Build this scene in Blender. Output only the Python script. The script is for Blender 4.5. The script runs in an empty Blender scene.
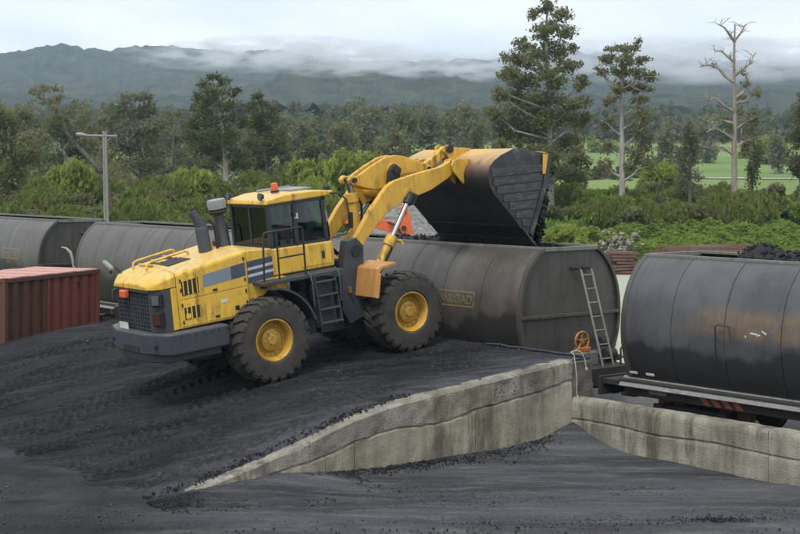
import bpy, bmesh, math, random
import numpy as np
from mathutils import Vector, Matrix, Euler

# ------------------------------------------------------------------ camera, sky, sun, exposure
SC = bpy.context.scene
COL = SC.collection
FPX, CAMH, HZ = 1500.0, 5.85, 170.0      # focal length in photo pixels (800 wide), camera height, horizon row
cam = bpy.data.cameras.new('camera'); camo = bpy.data.objects.new('camera', cam); COL.objects.link(camo)
cam.sensor_width = 36.0; cam.lens = 36.0 * FPX / 800.0
cam.shift_y = -(267.0 - HZ) / 800.0
cam.clip_start = 0.5; cam.clip_end = 9000
camo.location = (0, 0, CAMH); camo.rotation_euler = (math.radians(90), 0, 0)
SC.camera = camo
SUN_EL, SUN_AZ = 58.0, 205.0             # overcast: weak broad sun high behind the camera's left shoulder
world = bpy.data.worlds.new('World'); SC.world = world; world.use_nodes = True
wn, wl = world.node_tree.nodes, world.node_tree.links
for n_ in list(wn): wn.remove(n_)
wo = wn.new('ShaderNodeOutputWorld'); wb = wn.new('ShaderNodeBackground')
sky = wn.new('ShaderNodeTexSky'); sky.sky_type = 'NISHITA'; sky.sun_disc = False
sky.sun_elevation = math.radians(SUN_EL); sky.sun_rotation = math.radians(SUN_AZ)
sky.air_density = 1.0; sky.dust_density = 4.0
wtc = wn.new('ShaderNodeTexCoord'); wmp = wn.new('ShaderNodeMapping'); wmp.inputs['Scale'].default_value = (1.6, 1.6, 5.0)
wno = wn.new('ShaderNodeTexNoise'); wno.inputs['Scale'].default_value = 2.6; wno.inputs['Detail'].default_value = 5; wno.inputs['Roughness'].default_value = 0.5
wra = wn.new('ShaderNodeValToRGB')
wra.color_ramp.elements[0].position = 0.3; wra.color_ramp.elements[0].color = (4.3, 4.9, 5.5, 1)
wra.color_ramp.elements[1].position = 0.66; wra.color_ramp.elements[1].color = (7.4, 7.6, 7.7, 1)
wmx = wn.new('ShaderNodeMix'); wmx.data_type = 'RGBA'; wmx.inputs[0].default_value = 0.9
wl.new(wtc.outputs['Generated'], wmp.inputs[0]); wl.new(wmp.outputs[0], wno.inputs['Vector']); wl.new(wno.outputs[0], wra.inputs[0])
wl.new(sky.outputs[0], wmx.inputs[6]); wl.new(wra.outputs[0], wmx.inputs[7])
wl.new(wmx.outputs[2], wb.inputs[0]); wb.inputs[1].default_value = 0.115
wl.new(wb.outputs[0], wo.inputs[0])
sun = bpy.data.lights.new('sun', 'SUN'); suno = bpy.data.objects.new('sun', sun); COL.objects.link(suno)
sun.energy = 1.5; sun.angle = math.radians(14); sun.color = (1.0, 0.96, 0.9)
az = math.radians(SUN_AZ); el = math.radians(SUN_EL)
sdir = Vector((math.sin(az) * math.cos(el), math.cos(az) * math.cos(el), math.sin(el)))   # towards the sun
suno.rotation_euler = sdir.to_track_quat('Z', 'Y').to_euler()
vs = SC.view_settings
vs.view_transform = 'Standard'; vs.look = 'None'; vs.exposure = 0.74; vs.gamma = 1.0; vs.use_curve_mapping = False
SC.cycles.use_denoising = True
SC.cycles.max_bounces = 6; SC.cycles.diffuse_bounces = 3; SC.cycles.glossy_bounces = 3; SC.cycles.transmission_bounces = 4
SC.cycles.transparent_max_bounces = 12; SC.cycles.volume_bounces = 5

# ------------------------------------------------------------------ helpers
def at(px, py, Y):                       # a photo pixel at distance Y -> world point
    return Vector(((px - 400) / FPX * Y, Y, CAMH - (py - HZ) / FPX * Y))
def tag(o, label=None, cat=None, group=None, kind=None):
    if label: o['label'] = label
    if cat: o['category'] = cat
    if group: o['group'] = group
    if kind: o['kind'] = kind
    return o
def empty(name, loc=(0, 0, 0), rot=(0, 0, 0)):
    o = bpy.data.objects.new(name, None); COL.objects.link(o)
    o.location = loc; o.rotation_euler = rot; o.empty_display_size = 0.3
    return o
def link(name, me, mat, parent=None, smooth=None, bevel=0.0, seg=2):
    if mat is not None and len(me.materials) == 0: me.materials.append(mat)
    o = bpy.data.objects.new(name, me); COL.objects.link(o); o.parent = parent
    if smooth is not None: shade(me, smooth)
    if bevel:
        b = o.modifiers.new('bevel', 'BEVEL'); b.width = bevel; b.segments = seg; b.limit_method = 'ANGLE'; b.angle_limit = math.radians(35)
    return o
def shade(me, ang):
    n = len(me.polygons)
    if n == 0: return
    me.polygons.foreach_set('use_smooth', np.ones(n, dtype=bool))
    if ang < 179: me.set_sharp_from_angle(angle=math.radians(ang))
def np_mesh(name, V, Fq):
    """V (n,3), Fq (m,3|4) uniform faces -> mesh"""
    V = np.asarray(V, np.float32); Fq = np.asarray(Fq, np.int32)
    me = bpy.data.meshes.new(name); k = Fq.shape[1]
    me.vertices.add(len(V)); me.vertices.foreach_set('co', V.ravel())
    me.loops.add(Fq.size); me.loops.foreach_set('vertex_index', Fq.ravel())
    me.polygons.add(len(Fq)); me.polygons.foreach_set('loop_start', np.arange(0, Fq.size, k, dtype=np.int32))
    me.update(calc_edges=True)
    return me
def grid_faces(nu, nv):
    i = np.arange(nu - 1)[:, None] * nv + np.arange(nv - 1)[None, :]
    return np.stack([i, i + nv, i + nv + 1, i + 1], -1).reshape(-1, 4)

class MB:
    """collects shapes of ONE part"""
    def __init__(s): s.v = []; s.f = []
    def add(s, V, Fs):
        o = len(s.v); s.v += [tuple(map(float, p)) for p in V]; s.f += [tuple(i + o for i in f) for f in Fs]; return s
    def box(s, c, d, rot=None):
        c = Vector(c); hx, hy, hz = d[0] / 2, d[1] / 2, d[2] / 2
        P = [Vector((x, y, z)) for x in (-hx, hx) for y in (-hy, hy) for z in (-hz, hz)]
        if rot is not None:
            R_ = rot if isinstance(rot, Matrix) else Euler(rot).to_matrix()
            P = [R_ @ p for p in P]
        return s.add([c + p for p in P], [(0, 1, 3, 2), (4, 6, 7, 5), (0, 4, 5, 1), (2, 3, 7, 6), (0, 2, 6, 4), (1, 5, 7, 3)])
    def span(s, a, b):                   # box from corner to corner
        return s.box([(a[i] + b[i]) / 2 for i in range(3)], [abs(b[i] - a[i]) for i in range(3)])
    def prism(s, poly, a, b, axis=1):    # polygon in the other two axes, extruded from a to b along axis
        n = len(poly); ar = sum(poly[i][0] * poly[(i + 1) % n][1] - poly[(i + 1) % n][0] * poly[i][1] for i in range(n))
        if ar < 0: poly = poly[::-1]
        def P(q, t):
            return (q[0], t, q[1]) if axis == 1 else ((t, q[0], q[1]) if axis == 0 else (q[0], q[1], t))
        V = [P(q, a) for q in poly] + [P(q, b) for q in poly]
        Fs = [tuple(range(n)), tuple(range(2 * n - 1, n - 1, -1))] + [(i, n + i, n + (i + 1) % n, (i + 1) % n) for i in range(n)]
        if axis == 1: pass
        else: Fs = [f[::-1] for f in Fs]
        return s.add(V, Fs)
    def tube(s, pts, r, n=8, cap=True):
        pts = [Vector(p) for p in pts]; m = len(pts)
        rs = r if isinstance(r, (list, tuple)) else [r] * m
        V = []; ref = None
        for i, p in enumerate(pts):
            t = (pts[min(i + 1, m - 1)] - pts[max(i - 1, 0)]).normalized()
            if ref is None:
                ref = Vector((0, 0, 1)) if abs(t.z) < 0.9 else Vector((1, 0, 0))
            u = t.cross(ref)
            if u.length < 1e-5: u = t.orthogonal()
            u.normalize(); w = t.cross(u).normalized(); ref = u.cross(t).normalized()
            for k in range(n):
                a = 2 * math.pi * k / n
                V.append(p + (u * math.cos(a) + w * math.sin(a)) * rs[i])
        Fs = [(i * n + k, (i + 1) * n + k, (i + 1) * n + (k + 1) % n, i * n + (k + 1) % n) for i in range(m - 1) for k in range(n)]
        if cap: Fs += [tuple(range(n)), tuple(range(m * n - 1, (m - 1) * n - 1, -1))]
        return s.add(V, Fs)
    def lathe(s, prof, c=(0, 0, 0), axis=1, n=32):
        """prof: (radius, offset along axis) closed loops not needed"""
        V = []; c = Vector(c)
        for r, h in prof:
            for k in range(n):
                a = 2 * math.pi * k / n; x, y = r * math.cos(a), r * math.sin(a)
                V.append(c + (Vector((x, h, y)) if axis == 1 else (Vector((h, x, y)) if axis == 0 else Vector((x, y, h)))))
        m = len(prof)
        Fs = [(i * n + k, i * n + (k + 1) % n, (i + 1) * n + (k + 1) % n, (i + 1) * n + k) for i in range(m - 1) for k in range(n)]
        return s.add(V, Fs)
    def mesh(s, name='part', fix=True):
        me = bpy.data.meshes.new(name); me.from_pydata(s.v, [], s.f)
        if fix:
            bm = bmesh.new(); bm.from_mesh(me); bmesh.ops.recalc_face_normals(bm, faces=bm.faces); bm.to_mesh(me); bm.free()
        me.update(); return me
    def build(s, name, mat, parent=None, smooth=None, bevel=0.0, seg=2):
        return link(name, s.mesh(name), mat, parent, smooth, bevel, seg)

def copy_tree(o, parent=None):
    c = o.copy(); COL.objects.link(c); c.parent = parent
    for ch in [x for x in o.children]:
        copy_tree(ch, c)
    return c

# ---- numpy noise
def _hash(ix, iy, seed):
    h = (ix.astype(np.int64) * 374761393 + iy.astype(np.int64) * 668265263 + seed * 1442695041) & 0x7fffffff
    h = ((h ^ (h >> 13)) * 1274126177) & 0x7fffffff
    return ((h ^ (h >> 16)) & 0xffff) / 65535.0
def vnoise(x, y, seed=0):
    x = np.asarray(x, float); y = np.asarray(y, float)
    ix = np.floor(x); iy = np.floor(y); fx = x - ix; fy = y - iy
    fx = fx * fx * (3 - 2 * fx); fy = fy * fy * (3 - 2 * fy)
    a = _hash(ix, iy, seed); b = _hash(ix + 1, iy, seed); c = _hash(ix, iy + 1, seed); d = _hash(ix + 1, iy + 1, seed)
    return (a * (1 - fx) + b * fx) * (1 - fy) + (c * (1 - fx) + d * fx) * fy
def fbm(x, y, seed=0, oct=4):
    s = 0; a = 0.5; t = 0
    for i in range(oct):
        s = s + a * vnoise(x, y, seed + i * 17); t += a; a *= 0.5; x = x * 2.03 + 5.1; y = y * 2.03 + 1.7
    return s / t
def sstep(a, b, x):
    t = np.clip((x - a) / (b - a), 0, 1); return t * t * (3 - 2 * t)

# ------------------------------------------------------------------ materials
class NT:
    def __init__(s, name):
        m = bpy.data.materials.new(name); m.use_nodes = True; s.m = m; s.n = m.node_tree.nodes; s.l = m.node_tree.links
        s.b = s.n.get('Principled BSDF'); s.out = s.n.get('Material Output')
        tc = s.n.new('ShaderNodeTexCoord'); s.obj = tc.outputs['Object']; s.gen = tc.outputs['Generated']
        s.geo = s.n.new('ShaderNodeNewGeometry')
    def nd(s, t, **k):
        n = s.n.new(t)
        for a, v in k.items(): setattr(n, a, v)
        return n
    def map(s, vec, scale=(1, 1, 1), rot=(0, 0, 0), loc=(0, 0, 0)):
        n = s.nd('ShaderNodeMapping'); n.inputs['Scale'].default_value = scale; n.inputs['Rotation'].default_value = rot; n.inputs['Location'].default_value = loc
        s.l.new(vec, n.inputs[0]); return n.outputs[0]
    def noise(s, vec, scale, detail=4, rough=0.55, dist=0.0):
        n = s.nd('ShaderNodeTexNoise'); n.inputs['Scale'].default_value = scale; n.inputs['Detail'].default_value = detail
        n.inputs['Roughness'].default_value = rough; n.inputs['Distortion'].default_value = dist
        s.l.new(vec, n.inputs['Vector']); return n.outputs[0]
    def ramp(s, fac, stops):
        n = s.nd('ShaderNodeValToRGB'); cr = n.color_ramp
        while len(cr.elements) > 1: cr.elements.remove(cr.elements[-1])
        for i, (p, c) in enumerate(stops):
            e = cr.elements[0] if i == 0 else cr.elements.new(p)
            e.position = p; e.color = (c[0], c[1], c[2], 1) if not isinstance(c, (int, float)) else (c, c, c, 1)
        s.l.new(fac, n.inputs[0]); return n.outputs[0]
    def mix(s, fac, a, b, blend='MIX'):
        n = s.nd('ShaderNodeMix', data_type='RGBA', blend_type=blend)
        for i, v in ((0, fac), (6, a), (7, b)):
            if hasattr(v, 'is_linked'): s.l.new(v, n.inputs[i])
            elif i == 0: n.inputs[0].default_value = v
            else: n.inputs[i].default_value = (v[0], v[1], v[2], 1)
        return n.outputs[2]
    def math(s, op, a, b=None):
        n = s.nd('ShaderNodeMath', operation=op)
        for i, v in ((0, a), (1, b)):
            if v is None: continue
            if hasattr(v, 'is_linked'): s.l.new(v, n.inputs[i])
            else: n.inputs[i].default_value = v
        return n.outputs[0]
    def sep(s, vec):
        n = s.nd('ShaderNodeSeparateXYZ'); s.l.new(vec, n.inputs[0]); return n.outputs
    def set(s, col=None, rough=None, metal=None, spec=None, bump=None, bstr=0.3, bdist=0.02):
        for k, v in (('Base Color', col), ('Roughness', rough), ('Metallic', metal), ('Specular IOR Level', spec)):
            if v is None: continue
            if hasattr(v, 'is_linked'): s.l.new(v, s.b.inputs[k])
            elif k == 'Base Color': s.b.inputs[k].default_value = (v[0], v[1], v[2], 1)
            else: s.b.inputs[k].default_value = v
        if bump is not None:
            n = s.nd('ShaderNodeBump'); n.inputs['Strength'].default_value = bstr; n.inputs['Distance'].default_value = bdist
            s.l.new(bump, n.inputs['Height']); s.l.new(n.outputs[0], s.b.inputs['Normal'])
        return s.m
M = {}
C_ = np.array([3.67, 32.0])
def paint(name, col, dirt=(0.03, 0.028, 0.027), amt=0.5, rough=0.42, scale=1.0, dust=None):
    t = NT(name)
    a = t.noise(t.obj, 1.3 * scale, 6, 0.65); b = t.noise(t.map(t.obj, (7, 7, 0.7)), 1.0 * scale, 5, 0.6)
    c = t.noise(t.obj, 22 * scale, 3, 0.6)
    v = t.mix(t.ramp(c, [(0.3, 0.92), (0.7, 1.04)]), (0, 0, 0), col)
    base = t.mix(1.0, v, t.ramp(a, [(0.25, 0.72), (0.65, 1.04)]), 'MULTIPLY')
    f = t.math('MULTIPLY', t.ramp(a, [(0.42, 0.0), (0.66, 1.0)]), t.ramp(b, [(0.44, 0.0), (0.62, 1.0)]))
    f = t.math('MULTIPLY', f, amt)
    base = t.mix(f, base, dirt)
    spk = t.math('MULTIPLY', t.ramp(t.noise(t.obj, 9 * scale, 5, 0.7), [(0.60, 0.0), (0.70, 0.75 * amt)]), t.ramp(a, [(0.38, 0.0), (0.55, 1.0)]))
    base = t.mix(spk, base, dirt)
    if dust:                                # settled dust lies on what faces up
        nz = t.sep(t.geo.outputs['Normal'])[2]
        d = t.math('MULTIPLY', t.ramp(nz, [(0.55, 0.0), (0.95, 1.0)]), t.ramp(t.noise(t.obj, 3.1, 5, 0.6), [(0.3, 0.25), (0.62, 0.85)]))
        base = t.mix(d, base, dust)
    r = t.ramp(a, [(0.3, rough - 0.06), (0.7, rough + 0.22)])
    M[name] = t.set(base, r, bump=c, bstr=0.05, bdist=0.004); return M[name]
paint('yellow', (0.74, 0.45, 0.05), dirt=(0.10, 0.06, 0.022), amt=1.0, dust=(0.50, 0.37, 0.17))
paint('yellow_arm', (0.66, 0.38, 0.045), dirt=(0.06, 0.04, 0.025), amt=1.0)
paint('yellow_rim', (0.50, 0.29, 0.035), dirt=(0.05, 0.035, 0.02), amt=0.8, scale=2.2)
paint('faded_orange', (0.52, 0.26, 0.08), dirt=(0.12, 0.06, 0.03), amt=0.6)
paint('excavator_orange', (0.62, 0.12, 0.03), amt=0.3)
paint('frame_grey', (0.045, 0.05, 0.06), dirt=(0.02, 0.02, 0.02), amt=0.6, rough=0.5)
paint('bumper_grey', (0.042, 0.047, 0.06), dirt=(0.03, 0.03, 0.03), amt=0.6, rough=0.5, dust=(0.085, 0.082, 0.08))
paint('black_part', (0.014, 0.014, 0.016), dirt=(0.03, 0.03, 0.03), amt=0.4, rough=0.5)
paint('cab_dark', (0.02, 0.022, 0.03), amt=0.3, rough=0.4)
paint('pipe_grey', (0.06, 0.065, 0.078), dirt=(0.04, 0.035, 0.03), amt=0.6, rough=0.55)
paint('pale_cap', (0.25, 0.245, 0.24), dirt=(0.1, 0.1, 0.1), amt=0.6)
paint('stripe_grey', (0.20, 0.235, 0.28), amt=0.3)
paint('stripe_blue', (0.055, 0.07, 0.105), amt=0.3)
paint('stripe_white', (0.52, 0.54, 0.56), amt=0.3)
paint('white_plate', (0.62, 0.62, 0.60), amt=0.3)
paint('lamp_orange', (0.70, 0.12, 0.03), amt=0.2, rough=0.25)
paint('lamp_red', (0.07, 0.018, 0.014), amt=0.2, rough=0.25)
paint('lamp_clear', (0.12, 0.125, 0.14), amt=0.2, rough=0.15)
paint('handwheel_orange', (0.44, 0.17, 0.03), dirt=(0.10, 0.05, 0.02), amt=1.0, scale=3)
paint('steel_grey', (0.17, 0.165, 0.15), dirt=(0.05, 0.045, 0.04), amt=0.7, rough=0.55)
paint('sill_grey', (0.20, 0.20, 0.19), dirt=(0.06, 0.055, 0.05), amt=0.7, rough=0.55)
paint('under_dark', (0.028, 0.026, 0.025), dirt=(0.05, 0.04, 0.03), amt=0.6, rough=0.8)
paint('hazard_red', (0.34, 0.085, 0.045), amt=0.5)
paint('mark_yellow', (0.21, 0.15, 0.05), dirt=(0.1, 0.09, 0.07), amt=1.0, scale=3)
paint('rope_white', (0.42, 0.41, 0.38), amt=0.6)
paint('hose_blue', (0.03, 0.038, 0.05), amt=0.5)
paint('pole_grey', (0.26, 0.25, 0.23), dirt=(0.1, 0.1, 0.09), amt=0.7, rough=0.85)
paint('rusty_rail', (0.15, 0.085, 0.062), dirt=(0.06, 0.035, 0.03), amt=0.9, rough=0.85)
paint('white_sheet', (0.74, 0.75, 0.76), amt=0.15, rough=0.6)
paint('container_red', (0.20, 0.046, 0.036), dirt=(0.10, 0.06, 0.05), amt=0.9, rough=0.7)
paint('container_brown', (0.105, 0.045, 0.028), dirt=(0.04, 0.032, 0.025), amt=1.0, rough=0.8)
paint('container_roof', (0.50, 0.27, 0.23), dirt=(0.2, 0.1, 0.08), amt=0.6, rough=0.7)
paint('seat_dark', (0.03, 0.03, 0.035), amt=0.2, rough=0.8)
paint('hivis', (0.62, 0.13, 0.03), amt=0.2, rough=0.8)

t = NT('chrome'); M['chrome'] = t.set((0.38, 0.38, 0.39), 0.33, 1.0)
t = NT('rubber')
a = t.noise(t.obj, 3.0, 5); c = t.noise(t.obj, 40, 3)
M['rubber'] = t.set(t.mix(t.ramp(a, [(0.3, 0.0), (0.75, 1.0)]), (0.024, 0.022, 0.021), (0.060, 0.052, 0.045)), 0.82, bump=c, bstr=0.15, bdist=0.006)
t = NT('glass'); gl = t.nd('ShaderNodeBsdfGlossy'); gl.inputs['Roughness'].default_value = 0.03; gl.inputs['Color'].default_value = (0.9, 0.95, 1, 1)
tr = t.nd('ShaderNodeBsdfTransparent'); tr.inputs['Color'].default_value = (0.56, 0.64, 0.63, 1)
fr = t.nd('ShaderNodeFresnel'); fr.inputs['IOR'].default_value = 1.45
mx = t.nd('ShaderNodeMixShader'); t.l.new(fr.outputs[0], mx.inputs[0]); t.l.new(tr.outputs[0], mx.inputs[1]); t.l.new(gl.outputs[0], mx.inputs[2]); t.l.new(mx.outputs[0], t.out.inputs[0])
M['glass'] = t.m

# bucket shell: yellow paint left at the top of the back, rust, then bare coal-blackened steel (object z/x, wear with its own shape)
t = NT('bucket_steel')
x, y, z = t.sep(t.obj)
wv = t.noise(t.obj, 1.1, 5, 0.6); st = t.noise(t.map(t.obj, (1.2, 5, 0.6)), 1.2, 5)
h = t.math('ADD', z, t.math('MULTIPLY', t.math('SUBTRACT', wv, 0.5), 0.55))
h = t.math('ADD', h, t.math('MULTIPLY', t.math('SUBTRACT', st, 0.5), 0.22))
h = t.math('MULTIPLY', t.math('SUBTRACT', h, 3.4), 0.8)
colr = t.ramp(h, [(0.30, (0.016, 0.016, 0.018)), (0.42, (0.05, 0.033, 0.025)), (0.54, (0.15, 0.08, 0.05)), (0.64, (0.34, 0.21, 0.09)), (0.78, (0.50, 0.31, 0.08))])
M['bucket_steel'] = t.set(colr, t.ramp(wv, [(0.3, 0.42), (0.7, 0.62)]), 0.0, bump=st, bstr=0.1, bdist=0.01)
t = NT('bucket_side'); a = t.noise(t.obj, 4, 5)
M['bucket_side'] = t.set(t.ramp(a, [(0.3, (0.010, 0.010, 0.011)), (0.58, (0.03, 0.03, 0.033)), (0.72, (0.11, 0.10, 0.09))]), 0.45)
t = NT('wear_bar'); a = t.noise(t.map(t.obj, (2, 2, 9)), 2.5, 5)
M['wear_bar'] = t.set(t.ramp(a, [(0.35, (0.014, 0.014, 0.016)), (0.62, (0.045, 0.045, 0.048)), (0.76, (0.13, 0.12, 0.11))]), 0.5)
t = NT('coal_lump'); a = t.noise(t.obj, 9, 4)
M['coal_lump'] = t.set(t.ramp(a, [(0.3, (0.008, 0.008, 0.009)), (0.75, (0.03, 0.03, 0.033))]), 0.7, spec=0.15, bump=a, bstr=0.9)
t = NT('coal_grit'); r_ = t.geo.outputs['Random Per Island']
M['coal_grit'] = t.set(t.ramp(r_, [(0.0, (0.008, 0.008, 0.009)), (0.7, (0.04, 0.04, 0.044)), (1.0, (0.075, 0.075, 0.08))]), 0.6)
t = NT('grey_gravel'); a = t.noise(t.obj, 6, 5, 0.7)
vo = t.nd('ShaderNodeTexVoronoi'); vo.inputs['Scale'].default_value = 3.2; t.l.new(t.obj, vo.inputs['Vector'])
M['grey_gravel'] = t.set(t.mix(t.ramp(a, [(0.35, 0.0), (0.7, 1.0)]), (0.09, 0.09, 0.085), (0.26, 0.26, 0.245)), 0.9, bump=vo.outputs['Distance'], bstr=0.8, bdist=0.1)

# wagon skin: dusty grey paint with streaks, and a coal-dirt tide mark along the lower flank
t = NT('wagon_skin')
x, y, z = t.sep(t.obj)
va = t.nd('ShaderNodeVectorMath', operation='ADD'); t.l.new(t.obj, va.inputs[0]); t.l.new(t.nd('ShaderNodeObjectInfo').outputs['Location'], va.inputs[1]); t.obj = va.outputs[0]
a = t.noise(t.obj, 0.9, 6, 0.6); s1 = t.noise(t.map(t.obj, (3.2, 0.4, 0.35)), 1.3, 6, 0.65); c = t.noise(t.obj, 14, 4)
edge = t.noise(t.map(t.obj, (0.55, 0.2, 0.25)), 1.6, 4, 0.5)
hh = t.math('ADD', z, t.math('MULTIPLY', t.math('SUBTRACT', edge, 0.5), 2.0))
tide = t.ramp(t.math('MULTIPLY', t.math('SUBTRACT', hh, 1.3), 0.5), [(0.47, 1.0), (0.56, 0.0)])
base = t.mix(t.ramp(a, [(0.35, 0.0), (0.68, 1.0)]), (0.056, 0.048, 0.040), (0.102, 0.096, 0.088))
base = t.mix(t.ramp(s1, [(0.46, 0.0), (0.68, 0.7)]), base, (0.052, 0.038, 0.028))
base = t.mix(t.ramp(t.noise(t.map(t.obj, (2.0, 0.4, 0.5)), 2.6, 6, 0.7), [(0.58, 0.0), (0.76, 0.4)]), base, (0.13, 0.125, 0.115))
base = t.mix(t.math('MULTIPLY', tide, 0.88), base, (0.022, 0.021, 0.022))
base = t.mix(t.ramp(c, [(0.62, 0.0), (0.78, 0.35)]), base, (0.05, 0.045, 0.04))
M['wagon_skin'] = t.set(base, t.ramp(a, [(0.3, 0.36), (0.7, 0.52)]), bump=c, bstr=0.06, bdist=0.01)
# the nearest wagon is bluer, blacker, with ochre patches of bare primer
t = NT('wagon_skin_dark')
x, y, z = t.sep(t.obj)
a = t.noise(t.obj, 0.9, 6, 0.6); c = t.noise(t.obj, 14, 4)
edge = t.noise(t.map(t.obj, (0.5, 0.2, 0.3)), 1.7, 5, 0.55)
hh = t.math('ADD', z, t.math('MULTIPLY', t.math('SUBTRACT', edge, 0.5), 1.5))
tide = t.ramp(t.math('MULTIPLY', t.math('SUBTRACT', hh, 1.3), 0.5), [(0.42, 1.0), (0.50, 0.0)])
base = t.mix(t.ramp(a, [(0.35, 0.0), (0.68, 1.0)]), (0.040, 0.042, 0.046), (0.078, 0.08, 0.085))
band = t.ramp(t.math('MULTIPLY', t.math('SUBTRACT', z, 2.0), 0.5), [(0.2, 0.0), (0.28, 1.0), (0.46, 1.0), (0.58, 0.0)])
xr = t.ramp(t.math('MULTIPLY', t.math('ADD', x, 9.7), 0.1), [(0.12, 0.0), (0.27, 1.0), (0.9, 1.0)])
pf = t.math('MULTIPLY', t.math('MULTIPLY', band, xr), t.ramp(t.noise(t.map(t.obj, (0.6, 0.3, 0.9), loc=(3, 0, 1)), 1.2, 4), [(0.34, 0.0), (0.50, 0.9)]))
pf = t.math('MULTIPLY', pf, t.ramp(t.noise(t.obj, 3.5, 6, 0.7), [(0.36, 0.25), (0.58, 0.9)]))
base = t.mix(pf, base, (0.15, 0.095, 0.05))
stk_ = t.noise(t.map(t.obj, (3.4, 0.4, 0.3)), 1.4, 6, 0.65)
base = t.mix(t.ramp(stk_, [(0.52, 0.0), (0.75, 0.7)]), base, (0.03, 0.026, 0.023))
base = t.mix(t.math('MULTIPLY', tide, 0.92), base, (0.016, 0.016, 0.018))
M['wagon_skin_dark'] = t.set(base, t.ramp(a, [(0.3, 0.34), (0.7, 0.5)]), bump=c, bstr=0.06, bdist=0.01)
t = NT('wagon_end'); a = t.noise(t.obj, 1.5, 6, 0.6); s1 = t.noise(t.map(t.obj, (3, 3, 0.4)), 1.5, 5)
M['wagon_end'] = t.set(t.mix(t.ramp(s1, [(0.45, 0.0), (0.7, 0.7)]), t.mix(t.ramp(a, [(0.3, 0.0), (0.7, 1.0)]), (0.042, 0.038, 0.032), (0.070, 0.066, 0.059)), (0.028, 0.021, 0.015)), 0.5)

# concrete
def concrete(name, ca, cb, rough_bump=0.3, pit=False):
    t = NT(name)
    a = t.noise(t.obj, 0.9, 6, 0.62); s1 = t.noise(t.map(t.obj, (1.1, 1.1, 0.16)), 1.9, 8, 0.75); c = t.noise(t.obj, 26, 4, 0.65)
    base = t.mix(t.ramp(a, [(0.3, 0.0), (0.7, 1.0)]), ca, cb)
    base = t.mix(t.math('MULTIPLY', t.ramp(s1, [(0.42, 0.0), (0.58, 0.92)]), t.ramp(t.noise(t.obj, 0.5, 5, 0.6), [(0.36, 0.35), (0.54, 1.0)])), base, (0.075, 0.064, 0.048))
    base = t.mix(t.ramp(t.noise(t.map(t.obj, (0.7, 0.7, 4)), 1.6, 6, 0.7), [(0.56, 0.0), (0.70, 0.5)]), base, (0.13, 0.115, 0.09))
    base = t.mix(t.ramp(c, [(0.2, 0.45), (0.46, 0.0)]), base, (0.09, 0.085, 0.075))
    if pit:
        vo = t.nd('ShaderNodeTexVoronoi'); vo.inputs['Scale'].default_value = 15; t.l.new(t.obj, vo.inputs['Vector'])
        p = t.math('MULTIPLY', t.ramp(vo.outputs['Distance'], [(0.2, 1.0), (0.4, 0.0)]), t.ramp(t.noise(t.obj, 7, 3), [(0.5, 0.0), (0.58, 1.0)]))
        msk = t.ramp(t.noise(t.obj, 1.3, 4), [(0.42, 0.0), (0.6, 1.0)])
        base = t.mix(t.math('MULTIPLY', p, msk), base, (0.05, 0.048, 0.045))
    ms = t.ramp(t.noise(t.obj, 0.55, 5), [(0.55, 0.0), (0.72, 0.4)])
    base = t.mix(ms, base, (0.16, 0.16, 0.085))
    M[name] = t.set(base, 0.9, bump=c, bstr=rough_bump, bdist=0.03)
concrete('concrete_smooth', (0.22, 0.195, 0.15), (0.37, 0.34, 0.27), 0.5)
concrete('concrete_rough', (0.17, 0.155, 0.13), (0.37, 0.345, 0.29), 1.0, True)
concrete('concrete_stained', (0.075, 0.07, 0.062), (0.15, 0.142, 0.125), 0.8, True)
concrete('concrete_low', (0.17, 0.158, 0.122), (0.37, 0.35, 0.285), 0.7)

# coal dust ground; streaks follow the driving direction
def coal(name, rotz, ca, cb, cc, sp=0.2, ro=0.0):
    t = NT(name)
    pos = t.geo.outputs['Position']
    a = t.noise(t.map(pos, (0.16, 0.9, 1), (0, 0, rotz)), 1.0, 6, 0.6, 0.4)
    b = t.noise(pos, 0.35, 5, 0.6); c = t.noise(pos, 13, 6, 0.8); d = t.noise(t.map(pos, (0.5, 3.5, 1), (0, 0, rotz)), 1.3, 5, 0.65)
    base = t.mix(t.ramp(a, [(0.36, 0.0), (0.66, 1.0)]), ca, cb)
    base = t.mix(t.ramp(d, [(0.5, 0.0), (0.78, 0.6)]), base, cc)
    px_, py_, pz_ = t.sep(pos)
    wob = t.math('MULTIPLY', t.math('SUBTRACT', b, 0.5), 5.0)
    if name == 'coal_ramp':                 # pale dust and a light sheen painted into the colour beside the wall
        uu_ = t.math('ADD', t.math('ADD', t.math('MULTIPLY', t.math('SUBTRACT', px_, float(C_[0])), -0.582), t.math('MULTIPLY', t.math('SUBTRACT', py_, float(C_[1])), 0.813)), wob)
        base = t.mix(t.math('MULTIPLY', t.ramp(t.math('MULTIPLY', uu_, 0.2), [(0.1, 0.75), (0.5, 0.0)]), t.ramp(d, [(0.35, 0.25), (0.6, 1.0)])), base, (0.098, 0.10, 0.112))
    else:                                    # trodden coal fines spread from the foot of the ramp
        base = t.mix(t.ramp(t.math('MULTIPLY', t.math('ADD', t.math('ADD', px_, wob), 8.0), 0.1), [(0.30, 0.95), (0.52, 0.0)]), base, t.mix(t.ramp(a, [(0.36, 0.0), (0.66, 1.0)]), (0.012, 0.012, 0.013), (0.036, 0.036, 0.04)))
    base = t.mix(t.ramp(c, [(0.3, 0.8 if name == 'coal_ramp' else 0.55), (0.5, 0.0)]), base, (0.006, 0.006, 0.007))
    base = t.mix(t.ramp(c, [(0.58, 0.0), (0.75, 0.6)]), base, (0.085, 0.085, 0.09))
    M[name] = t.set(base, t.ramp(b, [(0.36, 0.45 + ro * 2), (0.55, 0.85 + ro * .5)]), spec=sp, bump=c, bstr=0.9, bdist=0.05)
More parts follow.
